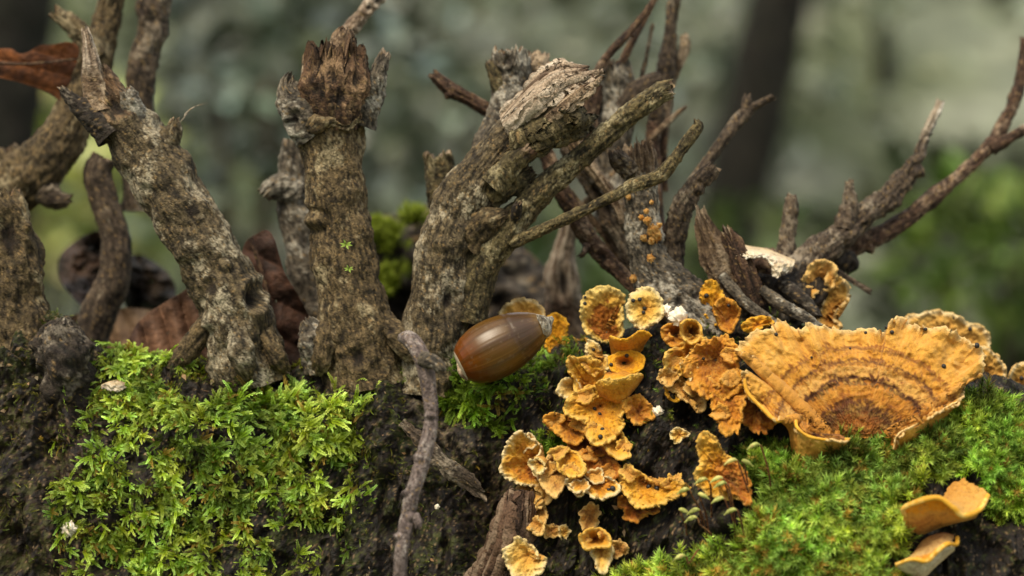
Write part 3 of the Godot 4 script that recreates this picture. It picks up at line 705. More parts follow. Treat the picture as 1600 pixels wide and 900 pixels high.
# ---------------------------------------------------------------- bracket fungi
# colour zones from the point of attachment (0) to the growing rim (1), sRGB
const ZONES := {
	"big": [[0.0, 120, 66, 16], [0.12, 160, 96, 26], [0.20, 140, 80, 22], [0.27, 70, 34, 14], [0.33, 100, 54, 18], [0.37, 182, 118, 34], [0.46, 206, 142, 48], [0.49, 180, 114, 38], [0.505, 80, 46, 22], [0.535, 90, 52, 24], [0.56, 210, 156, 78], [0.62, 226, 178, 96], [0.655, 200, 138, 50], [0.67, 132, 82, 32], [0.695, 138, 86, 34], [0.715, 212, 150, 52], [0.785, 216, 154, 54], [0.80, 158, 100, 34], [0.825, 166, 106, 36], [0.845, 220, 160, 58], [0.95, 226, 172, 76], [1.0, 240, 210, 148]],
	"fan": [[0.0, 110, 58, 10], [0.35, 176, 100, 16], [0.6, 206, 132, 22], [0.82, 222, 156, 40], [0.94, 232, 184, 84], [1.0, 242, 218, 164]],
	"amber": [[0.0, 170, 94, 8], [0.3, 212, 142, 20], [0.75, 228, 166, 40], [0.93, 234, 182, 72], [1.0, 238, 196, 100]],
	"gold": [[0.0, 178, 104, 8], [0.3, 226, 150, 10], [0.85, 236, 166, 18], [1.0, 238, 178, 44]],
	"fuzzy": [[0.0, 130, 70, 10], [0.5, 186, 114, 18], [0.8, 204, 132, 28], [1.0, 218, 154, 52]],
	"brown": [[0.0, 78, 38, 8], [0.4, 144, 76, 12], [0.75, 180, 102, 18], [1.0, 204, 132, 38]],
	"pale": [[0.0, 194, 132, 40], [0.5, 230, 180, 78], [0.85, 240, 206, 122], [1.0, 242, 220, 164]],
	"tan": [[0.0, 150, 100, 44], [0.5, 200, 144, 66], [0.85, 220, 172, 92], [1.0, 232, 194, 122]],
	"capped": [[0.0, 166, 96, 18], [0.5, 164, 96, 20], [0.62, 138, 78, 20], [0.68, 228, 174, 66], [0.85, 238, 194, 92], [1.0, 242, 214, 132]],
	"cream": [[0.0, 222, 196, 150], [1.0, 244, 234, 212]],
	"apricot": [[0.0, 190, 122, 40], [0.5, 208, 148, 62], [0.9, 224, 174, 86], [1.0, 240, 216, 164]],
	"saddle": [[0.0, 176, 110, 34], [0.5, 222, 176, 106], [0.68, 228, 188, 116], [0.82, 226, 146, 14], [1.0, 218, 132, 8]],
	"under": [[0.0, 180, 130, 68], [0.5, 202, 150, 82], [0.76, 208, 154, 78], [0.86, 228, 148, 16], [1.0, 226, 142, 12]],
	"white": [[0.0, 232, 222, 206], [1.0, 248, 244, 236]],
}


func zone(kind: String, t: float) -> Color:
	var Z: Array = ZONES[kind]
	var k := 1
	while k < Z.size() - 1 and t > Z[k][0]:
		k += 1
	var f := clampf((t - Z[k - 1][0]) / (Z[k][0] - Z[k - 1][0]), 0.0, 1.0)
	return lin(Z[k - 1][1], Z[k - 1][2], Z[k - 1][3]).lerp(lin(Z[k][1], Z[k][2], Z[k][3]), f)


func fungus_color(kind: String, t: float, side: int, p: Vector3, sd: float, mott := 1.0, smear := 0.22) -> Color:
	if side == 2 and kind != "fan" and kind != "big":
		t = 0.93
	if side == 1:
		return zone("apricot", 0.3 + 0.4 * t)
	var q := p * 1000.0
	var a := nf.get_noise_3d(q.x * 2.2 + sd, q.y * 2.2, q.z * 2.2)
	var b := nz.get_noise_3d(q.x * 9.0, q.y * 9.0 + sd, q.z * 9.0)
	var c := nz.get_noise_3d(q.x * 22.0, q.y * 22.0 + sd, q.z * 22.0)
	var col := zone(kind, clampf(t + (a * smear + b * 0.05) * mott * (1.0 - smoothstep(0.8, 1.0, t) * 0.75), 0.0, 1.0))
	var m := (a * 0.8 + b * 0.45 + c * 0.35) * mott
	if m > 0.0:
		col = col.lerp(lin(236, 184, 84), minf(m * 0.6, 0.45))
	else:
		col = col.lerp(lin(128, 68, 20), minf(-m * 0.8, 0.45) * (1.0 - smoothstep(0.88, 1.0, t) * 0.8))
	return col


func outline(pts: Array, nu: int) -> PackedVector2Array:       # a closed smooth curve, evenly spaced
	var S := PackedVector2Array()
	var n := pts.size()
	for k in n:
		var a := Vector2(pts[(k - 1 + n) % n][0], pts[(k - 1 + n) % n][1])
		var b := Vector2(pts[k][0], pts[k][1])
		var c := Vector2(pts[(k + 1) % n][0], pts[(k + 1) % n][1])
		var d := Vector2(pts[(k + 2) % n][0], pts[(k + 2) % n][1])
		for i in 10:
			S.append(cat(a, b, c, d, i / 10.0))
	S.append(S[0])
	var L := PackedFloat32Array([0.0])
	for k in range(1, S.size()):
		L.append(L[k - 1] + S[k].distance_to(S[k - 1]))
	var o := PackedVector2Array()
	var cut := 0
	for i in nu:
		var s := L[L.size() - 1] * i / nu
		while L[cut + 1] < s:
			cut += 1
		o.append(S[cut].lerp(S[cut + 1], (s - L[cut]) / maxf(L[cut + 1] - L[cut], 1e-6)))
	return o


# One bracket. o: kind, at [px, py] point of attachment, pts the outline, up (mm the rim stands off the wood), lean (how far its lower rim comes forward),
# cup (mm: rim turned towards us), ripple (mm), z (mm more), thick (mm), specks [[px, py]]
func bracket(label: String, o: Dictionary, group := "small orange brackets on the log's face") -> Node3D:
	var pts: Array = o.pts
	var ctr: Array = o.at
	var kind: String = o.get("kind", "amber")
	var sd: float = ctr[0] * 1.37 + ctr[1] * 0.71
	var area := 0.0
	for k in pts.size():
		var a = pts[k]
		var b = pts[(k + 1) % pts.size()]
		area += a[0] * b[1] - b[0] * a[1]
	var poly: Array = pts.duplicate()
	if area < 0.0:                     # clockwise as seen, so that the face looks at us
		poly.reverse()
	var peri := 0.0
	for k in poly.size():
		peri += Vector2(poly[k][0], poly[k][1]).distance_to(Vector2(poly[(k + 1) % poly.size()][0], poly[(k + 1) % poly.size()][1]))
	var nu := clampi(int(peri / 1.6), 60, 240)
	var O := outline(poly, nu)
	var mid := Vector2.ZERO
	for p in O:
		mid += p / nu
	var far := 1.0
	for p in O:
		far = maxf(far, p.distance_to(Vector2(ctr[0], ctr[1])))
	var nt := clampi(int(far / 2.0), 14, 46)
	var z0: float = face(ctr[0], ctr[1]) + o.get("z", 0.0)
	var up: float = o.get("up", 4.0)
	var lean: float = o.get("lean", 0.55)
	var cup: float = o.get("cup", 0.0)
	var rip: float = o.get("ripple", 0.7)
	var thick: float = o.get("thick", 1.15) * 0.001
	var frill: float = o.get("frill", 0.7)
	var wide: float = o.get("wide", 1.10)
	var f := func(u: float, t: float) -> Vector3:
		var i := int(round(u * nu)) % nu
		var e := mid + (O[i] - mid) * wide
		var cc := Vector2(ctr[0], ctr[1])
		var fr := nz.get_noise_3d(e.x * 1.1 + sd, e.y * 1.1, 3.0) * frill + nz.get_noise_3d(e.x * 3.5, e.y * 3.5, 9.0 + sd) * frill * 0.3
		var tt := lerpf(0.03, 1.0, t)
		var out := (e - cc).normalized()
		var pp := cc + (e + out * fr * 1.5 * tt * tt * tt - cc) * tt
		var share := cc.distance_to(e) / far
		var z := z0 + 0.6 + up * pow(tt, 0.8) * (0.35 + 0.65 * share) + lean * (pp.y - cc.y) * 0.15 + cup * pow(tt, 3.0) * share
		z += rip * tt * (sin(u * TAU * (3.0 + fmod(absf(sd), 3.0)) + sd + tt * 1.2) * 0.70 + nf.get_noise_3d(pp.x * 0.5 + sd, pp.y * 0.5, 0.0) * 2.2)
		z += nf.get_noise_3d(pp.x * 1.6, pp.y * 1.6, sd) * 0.45 + sin(tt * 26.0 + nz.get_noise_2d(pp.x, pp.y) * 3.0) * 0.06
		return at(pp.x, pp.y, z)
	var c := func(u: float, t: float, side: int, p: Vector3) -> Color:
		return fungus_color(kind, t, side, p, sd, o.get("mott", 1.0))
	var root := thing("bracket_fungus", label, "bracket fungus", at(ctr[0], ctr[1], z0), group)
	var mb := MB.new()
	var F := sheet(mb, nu, nt, true, thick, f, c)
	part(root, "cap", mb, M.fungus)
	for s in o.get("specks", []):
		speck(root, F, s)
	# smaller lobes fused to its edge
	var many: int = o.get("lobes", 2 if up >= 3.5 and kind in ["amber", "fuzzy", "brown", "tan", "fan"] else 0)
	for k in many:
		var i := int(fmod(absf(sd) * 7.3 + k * nu * 0.382, nu))
		var e := mid + (O[i] - mid) * wide
		var lc := Vector2(ctr[0], ctr[1]).lerp(e, 0.72)
		var lr := clampf(far * 0.42, 7.0, 17.0)
		var lf := func(u: float, t: float) -> Vector3:
			var th := -TAU * u + sd
			var rr := lr * (0.9 + 0.32 * nz.get_noise_3d(cos(th) * 9.0 + sd, sin(th) * 9.0, k * 9.0) + 0.10 * nz.get_noise_3d(cos(th) * 26.0, sin(th) * 26.0, sd)) * lerpf(0.04, 1.0, t)
			var pp := lc + Vector2(cos(th), sin(th) * 0.85) * rr
			var z: float = z0 + up * 0.55 + lean * (pp.y - ctr[1]) * 0.15 + 1.6 * t * t + 0.9 * t * sin(u * TAU * 2.0 + k * 2.0 + sd) + nf.get_noise_3d(pp.x, pp.y, sd) * 0.8
			return at(pp.x, pp.y, z)
		var lcol := func(u: float, t: float, side: int, p: Vector3) -> Color:
			return fungus_color(kind, 0.15 + 0.85 * t, side, p, sd + k * 11.0, 1.0)
		var lm := MB.new()
		sheet(lm, 64, 14, true, thick, lf, lcol)
		part(root, "lobe", lm, M.fungus)
	return root


func speck(root: Node3D, F: PackedVector3Array, s: Array) -> void:
	var best := 1e9
	var where := Vector3.ZERO
	for p in F:
		var d := pix(p).distance_squared_to(Vector2(s[0], s[1]))
		if d < best:
			best = d
			where = p
	ball_at(root, "dark_speck", where + Vector3(0, 0, 0.0001), (s[2] if s.size() > 2 else 3.2) * K, M.speck)


# A sheet lofted through rows of [px, py, mm]; the first row is where it is attached, the last is the rim.
func loft(rows: Array, nu: int, nt: int, thick: float, kind: String, sd: float, under: String, rough := 0.25) -> Array:
	var m: int = rows[0].size()
	var turned := [false]
	var f := func(uu: float, t: float) -> Vector3:
		var u := 1.0 - uu if turned[0] else uu
		var x := u * (m - 1.0)
		var k := mini(int(x), m - 2)
		var fx := x - k
		var along := func(r: Array) -> Vector3:
			var a := r[maxi(k - 1, 0)] as Array
			var b := r[k] as Array
			var c2 := r[k + 1] as Array
			var d := r[mini(k + 2, m - 1)] as Array
			return cat(Vector3(a[0], a[1], a[2]), Vector3(b[0], b[1], b[2]), Vector3(c2[0], c2[1], c2[2]), Vector3(d[0], d[1], d[2]), fx)
		var y := t * (rows.size() - 1.0)
		var j := mini(int(y), rows.size() - 2)
		var A: Vector3 = along.call(rows[maxi(j - 1, 0)])
		var B: Vector3 = along.call(rows[j])
		var C: Vector3 = along.call(rows[j + 1])
		var E: Vector3 = along.call(rows[mini(j + 2, rows.size() - 1)])
		var p: Vector3 = cat(A, B, C, E, y - j)
		p.z += rough * (nf.get_noise_3d(p.x * 1.2 + sd, p.y * 1.2, 0.0) * 3.0 + sin(t * 30.0 + nz.get_noise_2d(p.x, p.y) * 4.0) * 0.25)
		var fr := t * t * rough * 5.0
		p.x += nz.get_noise_3d(p.x * 1.5, p.y * 1.5, sd) * fr
		p.y += nz.get_noise_3d(p.x * 1.5, p.y * 1.5, sd + 30.0) * fr
		return at(p.x, p.y, p.z)
	var c := func(u: float, t: float, side: int, p: Vector3) -> Color:
		if side == 1:
			return fungus_color(under, 0.4 + 0.4 * t, 0, p, sd, 0.25)
		return fungus_color(kind, t, side, p, sd)
	var across: Vector3 = f.call(0.7, 0.6) - f.call(0.3, 0.6)
	var outward: Vector3 = f.call(0.5, 0.85) - f.call(0.5, 0.35)
	turned[0] = across.cross(outward).z < 0.0
	var mb := MB.new()
	var F := sheet(mb, nu, nt, false, thick * 0.001, f, c)
	return [mb, F]


func build_big() -> void:
	var G := "large brackets on the right of the log"
	# outline of the great bracket, clockwise from its front left flap: attachment px, py; rim px, py, depth in mm
	var R := [[1300, 672, 1326, 686, 21], [1285, 670, 1290, 687, 21], [1275, 668, 1262, 681, 20], [1270, 664, 1245, 668, 19], [1268, 660, 1244, 652, 15], [1268, 657, 1232, 651, 16], [1267, 654, 1213, 657, 18], [1266, 652, 1190, 637, 16], [1265, 650, 1167, 612, 14], [1265, 648, 1163, 592, 13], [1265, 646, 1162, 580, 12],
		[1265, 644, 1185, 588, 10], [1265, 642, 1215, 604, 8], [1266, 640, 1226, 611, 7], [1272, 638, 1222, 604, 8], [1276, 640, 1195, 579, 9], [1295, 678, 1172, 557, 10], [1290, 678, 1151, 547, 9], [1294, 678, 1166, 533, 7], [1298, 678, 1182, 517, 5], [1304, 678, 1203, 515, 4], [1305, 678, 1208, 506, 4], [1309, 678, 1222, 502, 3],
		[1316, 678, 1248, 515, 2], [1320, 678, 1264, 507, 2], [1327, 678, 1290, 512, 1.5], [1337, 678, 1326, 516, 1], [1348, 678, 1365, 515, 1], [1352, 678, 1380, 521, 1], [1355, 678, 1392, 503, 1], [1360, 678, 1410, 497, 1.5], [1364, 678, 1425, 507, 2], [1369, 678, 1445, 513, 2], [1377, 678, 1475, 511, 2], [1384, 678, 1500, 524, 3], [1389, 678, 1518, 537, 3.5], [1394, 678, 1535, 547, 4], [1395, 678, 1538, 560, 5], [1393, 678, 1532, 585, 7], [1388, 678, 1514, 592, 8], [1386, 678, 1505, 611, 10], [1396, 670, 1497, 627, 12], [1398, 671, 1475, 638, 15], [1400, 672, 1450, 653, 18], [1400, 673, 1425, 667, 20], [1400, 674, 1405, 678, 21], [1396, 675, 1397, 700, 20]]
	var root := thing("bracket_fungus", "large fan shaped orange bracket with dark rings, biggest on the log", "bracket fungus", at(1335, 668, face(1335, 668)), G)
	var n := R.size()
	var f := func(u: float, t: float) -> Vector3:
		var x := u * (n - 1.0)
		var k := mini(int(x), n - 2)
		var e := []
		for c in 5:
			e.append(cat(float(R[maxi(k - 1, 0)][c]), float(R[k][c]), float(R[k + 1][c]), float(R[mini(k + 2, n - 1)][c]), x - k))
		var az := face(e[0], e[1]) + 2.0
		var px := lerpf(e[0], e[2], t)
		var py := lerpf(e[1], e[3], t)
		var fr := smoothstep(0.75, 1.0, t)
		px += nz.get_noise_3d(e[2] * 1.4, e[3] * 1.4, 2.0) * 3.8 * fr + nz.get_noise_3d(e[2] * 4.0, e[3] * 4.0, 5.0) * 1.2 * fr
		py += nz.get_noise_3d(e[2] * 1.4, e[3] * 1.4, 7.0) * 3.8 * fr + nz.get_noise_3d(e[2] * 4.0, e[3] * 4.0, 8.0) * 1.2 * fr
		var fold := exp(-pow((x - 14.0) / 5.0, 2.0))
		var z: float = lerpf(az, e[4], t) + 3.2 * (1.0 - 0.9 * fold) * sin(PI * minf(t * 1.05, 1.0)) * (0.6 + 0.4 * t)
		z += nf.get_noise_3d(px * 0.32, py * 0.32, 0.0) * 1.8 * t + nf.get_noise_3d(px * 1.1, py * 1.1, 4.0) * 0.25 * (1.0 - fold)
		z += (1.0 - fold) * sin(t * 40.0 + nz.get_noise_2d(px * 0.3, py * 0.3) * 4.0) * 0.16 + (1.0 - fold) * 0.5 * (smoothstep(0.47, 0.50, t) - smoothstep(0.50, 0.56, t)) * -1.0
		z += smoothstep(0.55, 1.0, t) * (sin(u * 62.0 + 1.0) * 1.5 + sin(u * 150.0) * 0.8) * (1.0 - fold)
		if t < 0.34:
			z += nz.get_noise_3d(px * 4.0, py * 4.0, 3.0) * 0.45 * (1.0 - t / 0.34)
		return at(px, py, z)
	var col := func(u: float, t: float, side: int, p: Vector3) -> Color:
		var pp := pix(p)
		# the zones grow as rings round the oldest, darkest part
		var ex := (pp.x - 1338.0) / (212.0 if pp.x > 1338.0 else 190.0)
		var ey := (pp.y - 686.0) / 178.0
		var tt := lerpf(minf(sqrt(ex * ex + ey * ey), 0.95), t, smoothstep(0.80, 1.0, t))
		var base := fungus_color("big", tt, side, p, 5.0, 0.8, 0.06)
		if side == 0:
			var ang := atan2(pp.y - 690.0, pp.x - 1338.0)
			var hair := nz.get_noise_3d(ang * 420.0, tt * 40.0, 2.0) + 0.7 * nz.get_noise_3d(ang * 900.0, tt * 70.0, 8.0)
			base = base.lerp(lin(96, 52, 18), clampf(hair * 0.20, 0.0, 0.3)) if hair > 0.0 else base.lerp(lin(244, 204, 126), clampf(-hair * 0.17, 0.0, 0.25))
			# old growth stops: thin dark broken lines between the zones
			var wob := nf.get_noise_3d(pp.x * 0.35, pp.y * 0.35, 31.0) * 0.030 + nz.get_noise_3d(ang * 160.0, 1.0, 1.0) * 0.007
			for e in [[0.345, 0.022, 0.75], [0.535, 0.013, 0.95], [0.60, 0.010, 0.30], [0.685, 0.010, 0.75], [0.80, 0.012, 0.45]]:
				var line: float = exp(-pow((tt + wob - e[0]) / e[1], 2.0)) * e[2] * smoothstep(-0.45, 0.05, nf.get_noise_3d(ang * 26.0, e[0] * 60.0, 4.0))
				base = base.lerp(lin(74, 38, 16), clampf(line, 0.0, 0.9))
		base = Color(base.r * 0.96, base.g * 0.90, base.b * 0.80)
		return base
	var mb := MB.new()
	var F := sheet(mb, 560, 110, false, 0.0011, f, col)
	part(root, "cap", mb, M.fungus)
	for s in [[1212, 523], [1385, 512, 3], [1393, 519, 3.4], [1447, 515, 3], [1526, 540, 4.5], [1328, 545, 2], [1474, 573, 4], [1268, 558, 2], [1353, 520, 2.6]]:
		speck(root, F, s)
	# the folded flaps below the rim show the smooth underside
	var A := loft([[[1196, 630, 10], [1215, 655, 11], [1231, 672, 11], [1236, 700, 11], [1243, 722, 12], [1256, 734, 13], [1280, 722, 14], [1312, 705, 16]], [[1192, 634, 13], [1216, 655, 14], [1236, 660, 14], [1240, 685, 15], [1249, 702, 16], [1262, 706, 17], [1288, 704, 18], [1322, 694, 19]], [[1188, 636, 16], [1213, 656, 18], [1233, 651, 16], [1244, 655, 16], [1246, 668, 19], [1262, 681, 20], [1290, 687, 21], [1328, 686, 21]]], 120, 40, 0.6, "apricot", 12.0, "apricot", 0.14)
	part(root, "folded_underside", A[0], M.flesh, "smooth tan folded underside of the left flap")
	var B := loft([[[1400, 706, 14], [1412, 702, 13], [1436, 694, 12], [1448, 682, 11], [1475, 655, 9], [1496, 632, 9]], [[1398, 704, 17], [1406, 692, 17], [1424, 684, 17], [1444, 668, 15], [1474, 644, 13], [1497, 629, 11]], [[1397, 702, 20], [1403, 680, 21], [1425, 667, 20], [1450, 653, 18], [1475, 639, 15], [1498, 627, 12]]], 90, 30, 0.6, "apricot", 14.0, "apricot", 0.14)
	part(root, "folded_underside", B[0], M.flesh)

	lip(root, "rim", [[1163, 592, 14, 2.0], [1168, 613, 15, 2.6], [1190, 637, 17, 2.6], [1213, 657, 19, 2.9], [1232, 652, 17, 2.9], [1243, 654, 17, 2.9], [1246, 668, 20, 2.9], [1262, 681, 21, 2.9], [1290, 687, 22, 2.6], [1326, 687, 22, 2.0]])

	var o := {"kind": "apricot", "at": [1480, 560], "z": -11.0, "up": 2.0, "lean": -0.05, "cup": -0.8, "mott": 0.25, "thick": 1.4, "pts": [[1422, 505], [1440, 495], [1467, 492], [1494, 498], [1508, 509], [1524, 513], [1537, 524], [1540, 540], [1530, 560], [1500, 590], [1460, 590], [1430, 560]], "specks": [[1516, 514, 4], [1490, 497, 2]]}
	bracket("pale apricot bracket with a white rim peeping up behind the largest bracket", o, G)
	o = {"kind": "apricot", "at": [1530, 585], "z": -9.0, "up": 2.0, "lean": -0.05, "mott": 0.25, "thick": 1.4, "pts": [[1532, 546], [1548, 552], [1562, 568], [1567, 584], [1560, 598], [1552, 606], [1538, 600], [1524, 596], [1518, 570]]}
	bracket("small smooth pale bracket tucked against the right rim of the largest bracket", o, G)
	o = {"kind": "apricot", "at": [1612, 610], "z": -6.0, "up": 3.0, "lean": 0.1, "mott": 0.3, "pts": [[1572, 602], [1580, 592], [1588, 576], [1604, 570], [1630, 580], [1640, 610], [1620, 632], [1598, 622], [1580, 612]], "specks": [[1590, 610, 3], [1596, 591, 4]]}
	bracket("pale apricot bracket with black dots cut by the right edge of the picture", o, G)

	# two saddle shaped brackets low on the right
	root = thing("bracket_fungus", "bright yellow rimmed saddle shaped bracket above the bottom right corner", "bracket fungus", at(1460, 815, face(1460, 815)), G)
	A = loft([[[1440, 826, 24], [1462, 812, 25], [1476, 796, 25], [1480, 780, 24], [1484, 768, 23], [1494, 758, 23], [1510, 752, 23]], [[1424, 806, 31], [1448, 797, 31], [1474, 792, 30], [1490, 790, 30], [1502, 784, 29], [1512, 770, 26], [1516, 756, 25]], [[1412, 793, 34], [1436, 783, 36], [1466, 778, 36], [1488, 792, 36], [1505, 806, 35], [1530, 797, 32], [1544, 773, 28]]], 130, 44, 1.0, "saddle", 21.0, "apricot", 0.16)
	part(root, "cap", A[0], M.fungus)
	B = loft([[[1418, 842, 22], [1436, 838, 23], [1452, 832, 23], [1472, 824, 23], [1494, 818, 23], [1518, 812, 22]], [[1412, 818, 29], [1434, 818, 29], [1458, 812, 29], [1478, 814, 29], [1500, 815, 29], [1526, 808, 26]], [[1412, 794, 34], [1436, 784, 36], [1466, 779, 36], [1488, 793, 36], [1505, 807, 35], [1530, 798, 32]]], 110, 40, 0.5, "under", 22.0, "apricot", 0.12)
	part(root, "underside", B[0], M.flesh, "smooth tan underside of the saddle shaped bracket")
	lip(root, "rim", [[1414, 806, 33, 3.0], [1412, 794, 35, 3.8], [1436, 783, 37, 4.1], [1466, 778, 37, 4.1], [1488, 792, 37, 4.1], [1505, 806, 36, 4.1], [1530, 797, 33, 3.8], [1544, 774, 29, 3.0]])
	root = thing("bracket_fungus", "lowest small saddle bracket with a white underside in the bottom right corner", "bracket fungus", at(1450, 862, face(1450, 862)), G)
	A = loft([[[1428, 862, 26], [1440, 846, 26], [1456, 836, 26], [1476, 832, 26], [1490, 836, 26]], [[1420, 870, 31], [1442, 860, 31], [1460, 848, 31], [1474, 842, 31], [1490, 842, 29]], [[1400, 882, 34], [1424, 874, 36], [1448, 876, 36], [1464, 862, 36], [1480, 850, 35], [1494, 852, 32]]], 110, 40, 0.9, "saddle", 24.0, "cream", 0.14)
	part(root, "cap", A[0], M.fungus)
	B = loft([[[1420, 900, 26], [1440, 908, 26], [1458, 890, 26], [1476, 874, 26], [1492, 860, 26]], [[1408, 892, 30], [1432, 896, 31], [1456, 884, 31], [1472, 868, 31], [1492, 857, 29]], [[1400, 883, 34], [1424, 875, 36], [1448, 877, 36], [1464, 863, 36], [1494, 853, 32]]], 100, 36, 0.5, "cream", 25.0, "cream", 0.12)
	part(root, "underside", B[0], M.flesh, "white underside of the lowest saddle bracket")

	lip(root, "rim", [[1400, 882, 35, 3.0], [1424, 874, 37, 3.8], [1448, 876, 37, 4.1], [1464, 862, 37, 4.1], [1480, 850, 36, 3.8], [1494, 851, 33, 3.4], [1496, 840, 30, 3.0]])


func lip(parent: Node, called: String, pts: Array) -> void:
	var mb := MB.new()
	branch(mb, pts, {"kind": "lip", "nu": 18, "step": 0.25, "rough": 0.08, "lump": 0.22, "jag": 0.0, "hollow": -0.2, "seed": pts[0][0], "tip": "lip"})
	part(parent, called, mb, M.flesh, "bright yellow orange growing rim")


func build_small() -> void:
	var up := "blurred brackets among the right hand wood"
	# --- along the top of the log
	bracket("rounded bracket with a pale cap over a fuzzy brown middle, on the skyline", {"kind": "capped", "at": [948, 520], "z": 5.0, "up": 3.0, "lean": 0.12, "cup": 1.0, "pts": [[915, 467], [927, 457], [943, 452], [960, 457], [973, 468], [968, 480], [970, 500], [968, 520], [950, 530], [934, 526], [921, 517], [914, 503], [911, 488]], "specks": [[913, 474], [915, 465, 2.5]]})
	bracket("round cream bracket with four black dots on the skyline", {"kind": "pale", "at": [1010, 482], "z": 13.0, "up": 2.5, "lean": 0.25, "cup": -1.0, "mott": 0.5, "thick": 1.4, "pts": [[982, 480], [988, 463], [1000, 455], [1014, 454], [1028, 463], [1032, 478], [1031, 492], [1019, 505], [1003, 510], [992, 503], [985, 492]], "specks": [[989, 469, 3.4], [999, 467, 3.4], [1007, 482, 3.4], [1006, 488, 3.2]]})
	bracket("orange bracket half hidden behind the dark tip of the acorn", {"kind": "gold", "at": [870, 545], "z": -1.0, "up": 2.0, "lean": 0.3, "cup": 1.0, "pts": [[856, 502], [866, 494], [878, 500], [886, 506], [884, 520], [888, 536], [900, 536], [914, 530], [906, 542], [886, 548], [872, 550], [860, 545], [853, 528], [858, 514]]})
	bracket("amber bracket whose rim rises above the acorn's back", {"kind": "apricot", "at": [815, 510], "z": -3.0, "up": 2.0, "lean": 0.2, "mott": 0.5, "pts": [[784, 494], [792, 480], [808, 472], [826, 471], [840, 479], [846, 490], [840, 510], [812, 520], [790, 512]]})
	# --- the cup and what hangs under it
	var G := "small orange brackets on the log's face"
	var root := thing("bracket_fungus", "yellow cup shaped bracket with a flared upper lip and dark dots", "bracket fungus", at(978, 560, face(978, 560)), G)
	var z := face(978, 560)
	var A := loft([[[956, 556, z + 1], [964, 564, z + 2], [976, 568, z + 1], [990, 566, z + 2], [1003, 556, z + 1]], [[954, 546, z + 2], [964, 550, z + 3], [978, 552, z + 3], [994, 548, z + 3], [1006, 542, z + 2]], [[951, 529, z + 6], [965, 535, z + 8], [980, 536, z + 8], [996, 528, z + 7], [1015, 528, z + 6]], [[952, 525, z + 7], [966, 530, z + 9], [982, 530, z + 9], [1003, 517, z + 8], [1017, 526, z + 7]]], 90, 40, 0.9, "gold", 31.0, "tan", 0.12)
	part(root, "cap", A[0], M.fungus)
	A = loft([[[972, 566, z + 2], [975, 565, z + 2], [978, 566, z + 2], [978, 568, z + 2], [975, 569, z + 2], [972, 568, z + 2], [972, 566, z + 2]], [[962, 560, z + 5], [978, 556, z + 4.5], [992, 562, z + 5], [990, 572, z + 6], [976, 576, z + 6], [963, 572, z + 6], [962, 560, z + 5]], [[951, 556, z + 5], [980, 548, z + 4], [1005, 556, z + 5], [1001, 576, z + 7], [976, 583, z + 8], [956, 577, z + 7], [951, 556, z + 5]]], 90, 34, 0.9, "gold", 33.0, "tan", 0.1)
	part(root, "lower_disc", A[0], M.fungus)
	speck(root, A[1], [979, 556, 3.4])
	speck(root, A[1], [955, 570, 3.2])
	bracket("small upright ear of fungus with one black dot left of the yellow cup", {"kind": "pale", "at": [936, 566], "up": 3.0, "lean": 0.3, "pts": [[918, 545], [921, 535], [928, 536], [936, 545], [937, 556], [949, 558], [952, 570], [940, 576], [926, 572], [919, 560]], "specks": [[927, 546, 3]]})
	bracket("amber folded bracket with a rolled left edge below the small upright ear", {"kind": "amber", "at": [920, 606], "up": 5.0, "lean": 0.35, "cup": 1.5, "ripple": 1.0, "pts": [[893, 560], [905, 564], [921, 561], [936, 570], [942, 584], [934, 600], [922, 616], [902, 614], [900, 592], [890, 576]], "specks": [[915, 605, 3.2]]})
	bracket("tiny yellow and white ear at the left end of the folded brackets", {"kind": "pale", "at": [902, 606], "up": 5.0, "lean": 0.5, "cup": 1.0, "pts": [[873, 610], [882, 596], [893, 592], [902, 602], [903, 614], [892, 619], [880, 618]]})
	z = face(968, 615)
	root = thing("bracket_fungus", "wide shelf with a wavy dark lined lip below the yellow cup", "bracket fungus", at(968, 615, z), G)
	A = loft([[[930, 606, z + 1], [948, 612, z + 1], [968, 616, z + 1], [986, 610, z + 1], [1000, 598, z + 1]], [[936, 618, z + 4], [952, 626, z + 5], [972, 630, z + 5], [988, 614, z + 4], [1002, 596, z + 3]], [[930, 602, z + 7], [950, 604, z + 10], [972, 600, z + 10], [990, 596, z + 9], [1006, 588, z + 6]], [[932, 597, z + 8], [950, 592, z + 11], [968, 594, z + 11], [988, 586, z + 10], [1004, 584, z + 7]]], 110, 44, 0.8, "amber", 37.0, "tan", 0.16)
	part(root, "cap", A[0], M.fungus)
	A = loft([[[946, 582, z], [962, 580, z], [978, 578, z], [992, 584, z]], [[944, 588, z + 4], [962, 586, z + 5], [978, 584, z + 5], [994, 586, z + 3]], [[940, 594, z + 7], [960, 593, z + 8], [980, 588, z + 8], [996, 587, z + 6]]], 60, 20, 0.8, "gold", 39.0, "tan", 0.12)
	part(root, "back_lip", A[0], M.fungus)
	speck(root, A[1], [988, 588, 3])
	bracket("broad amber bracket sprinkled with dark dots in the middle of the cluster", {"kind": "amber", "at": [938, 634], "up": 6.5, "lean": 0.5, "cup": 0.6, "ripple": 1.0, "pts": [[890, 630], [898, 618], [912, 614], [930, 610], [950, 614], [964, 622], [972, 636], [966, 650], [970, 662], [960, 677], [944, 688], [930, 689], [918, 680], [917, 662], [904, 652], [888, 645]], "specks": [[929, 639, 3.4], [937, 646, 3.2], [931, 663, 2.6], [941, 670, 3.4], [938, 683, 4]]})
	bracket("fuzzy left lobe jutting out below the broad dotted bracket", {"kind": "fuzzy", "at": [902, 664], "up": 5.0, "lean": 0.5, "cup": 0.8, "pts": [[854, 654], [864, 649], [876, 652], [892, 652], [905, 662], [910, 676], [901, 690], [886, 687], [872, 676], [862, 666]]})
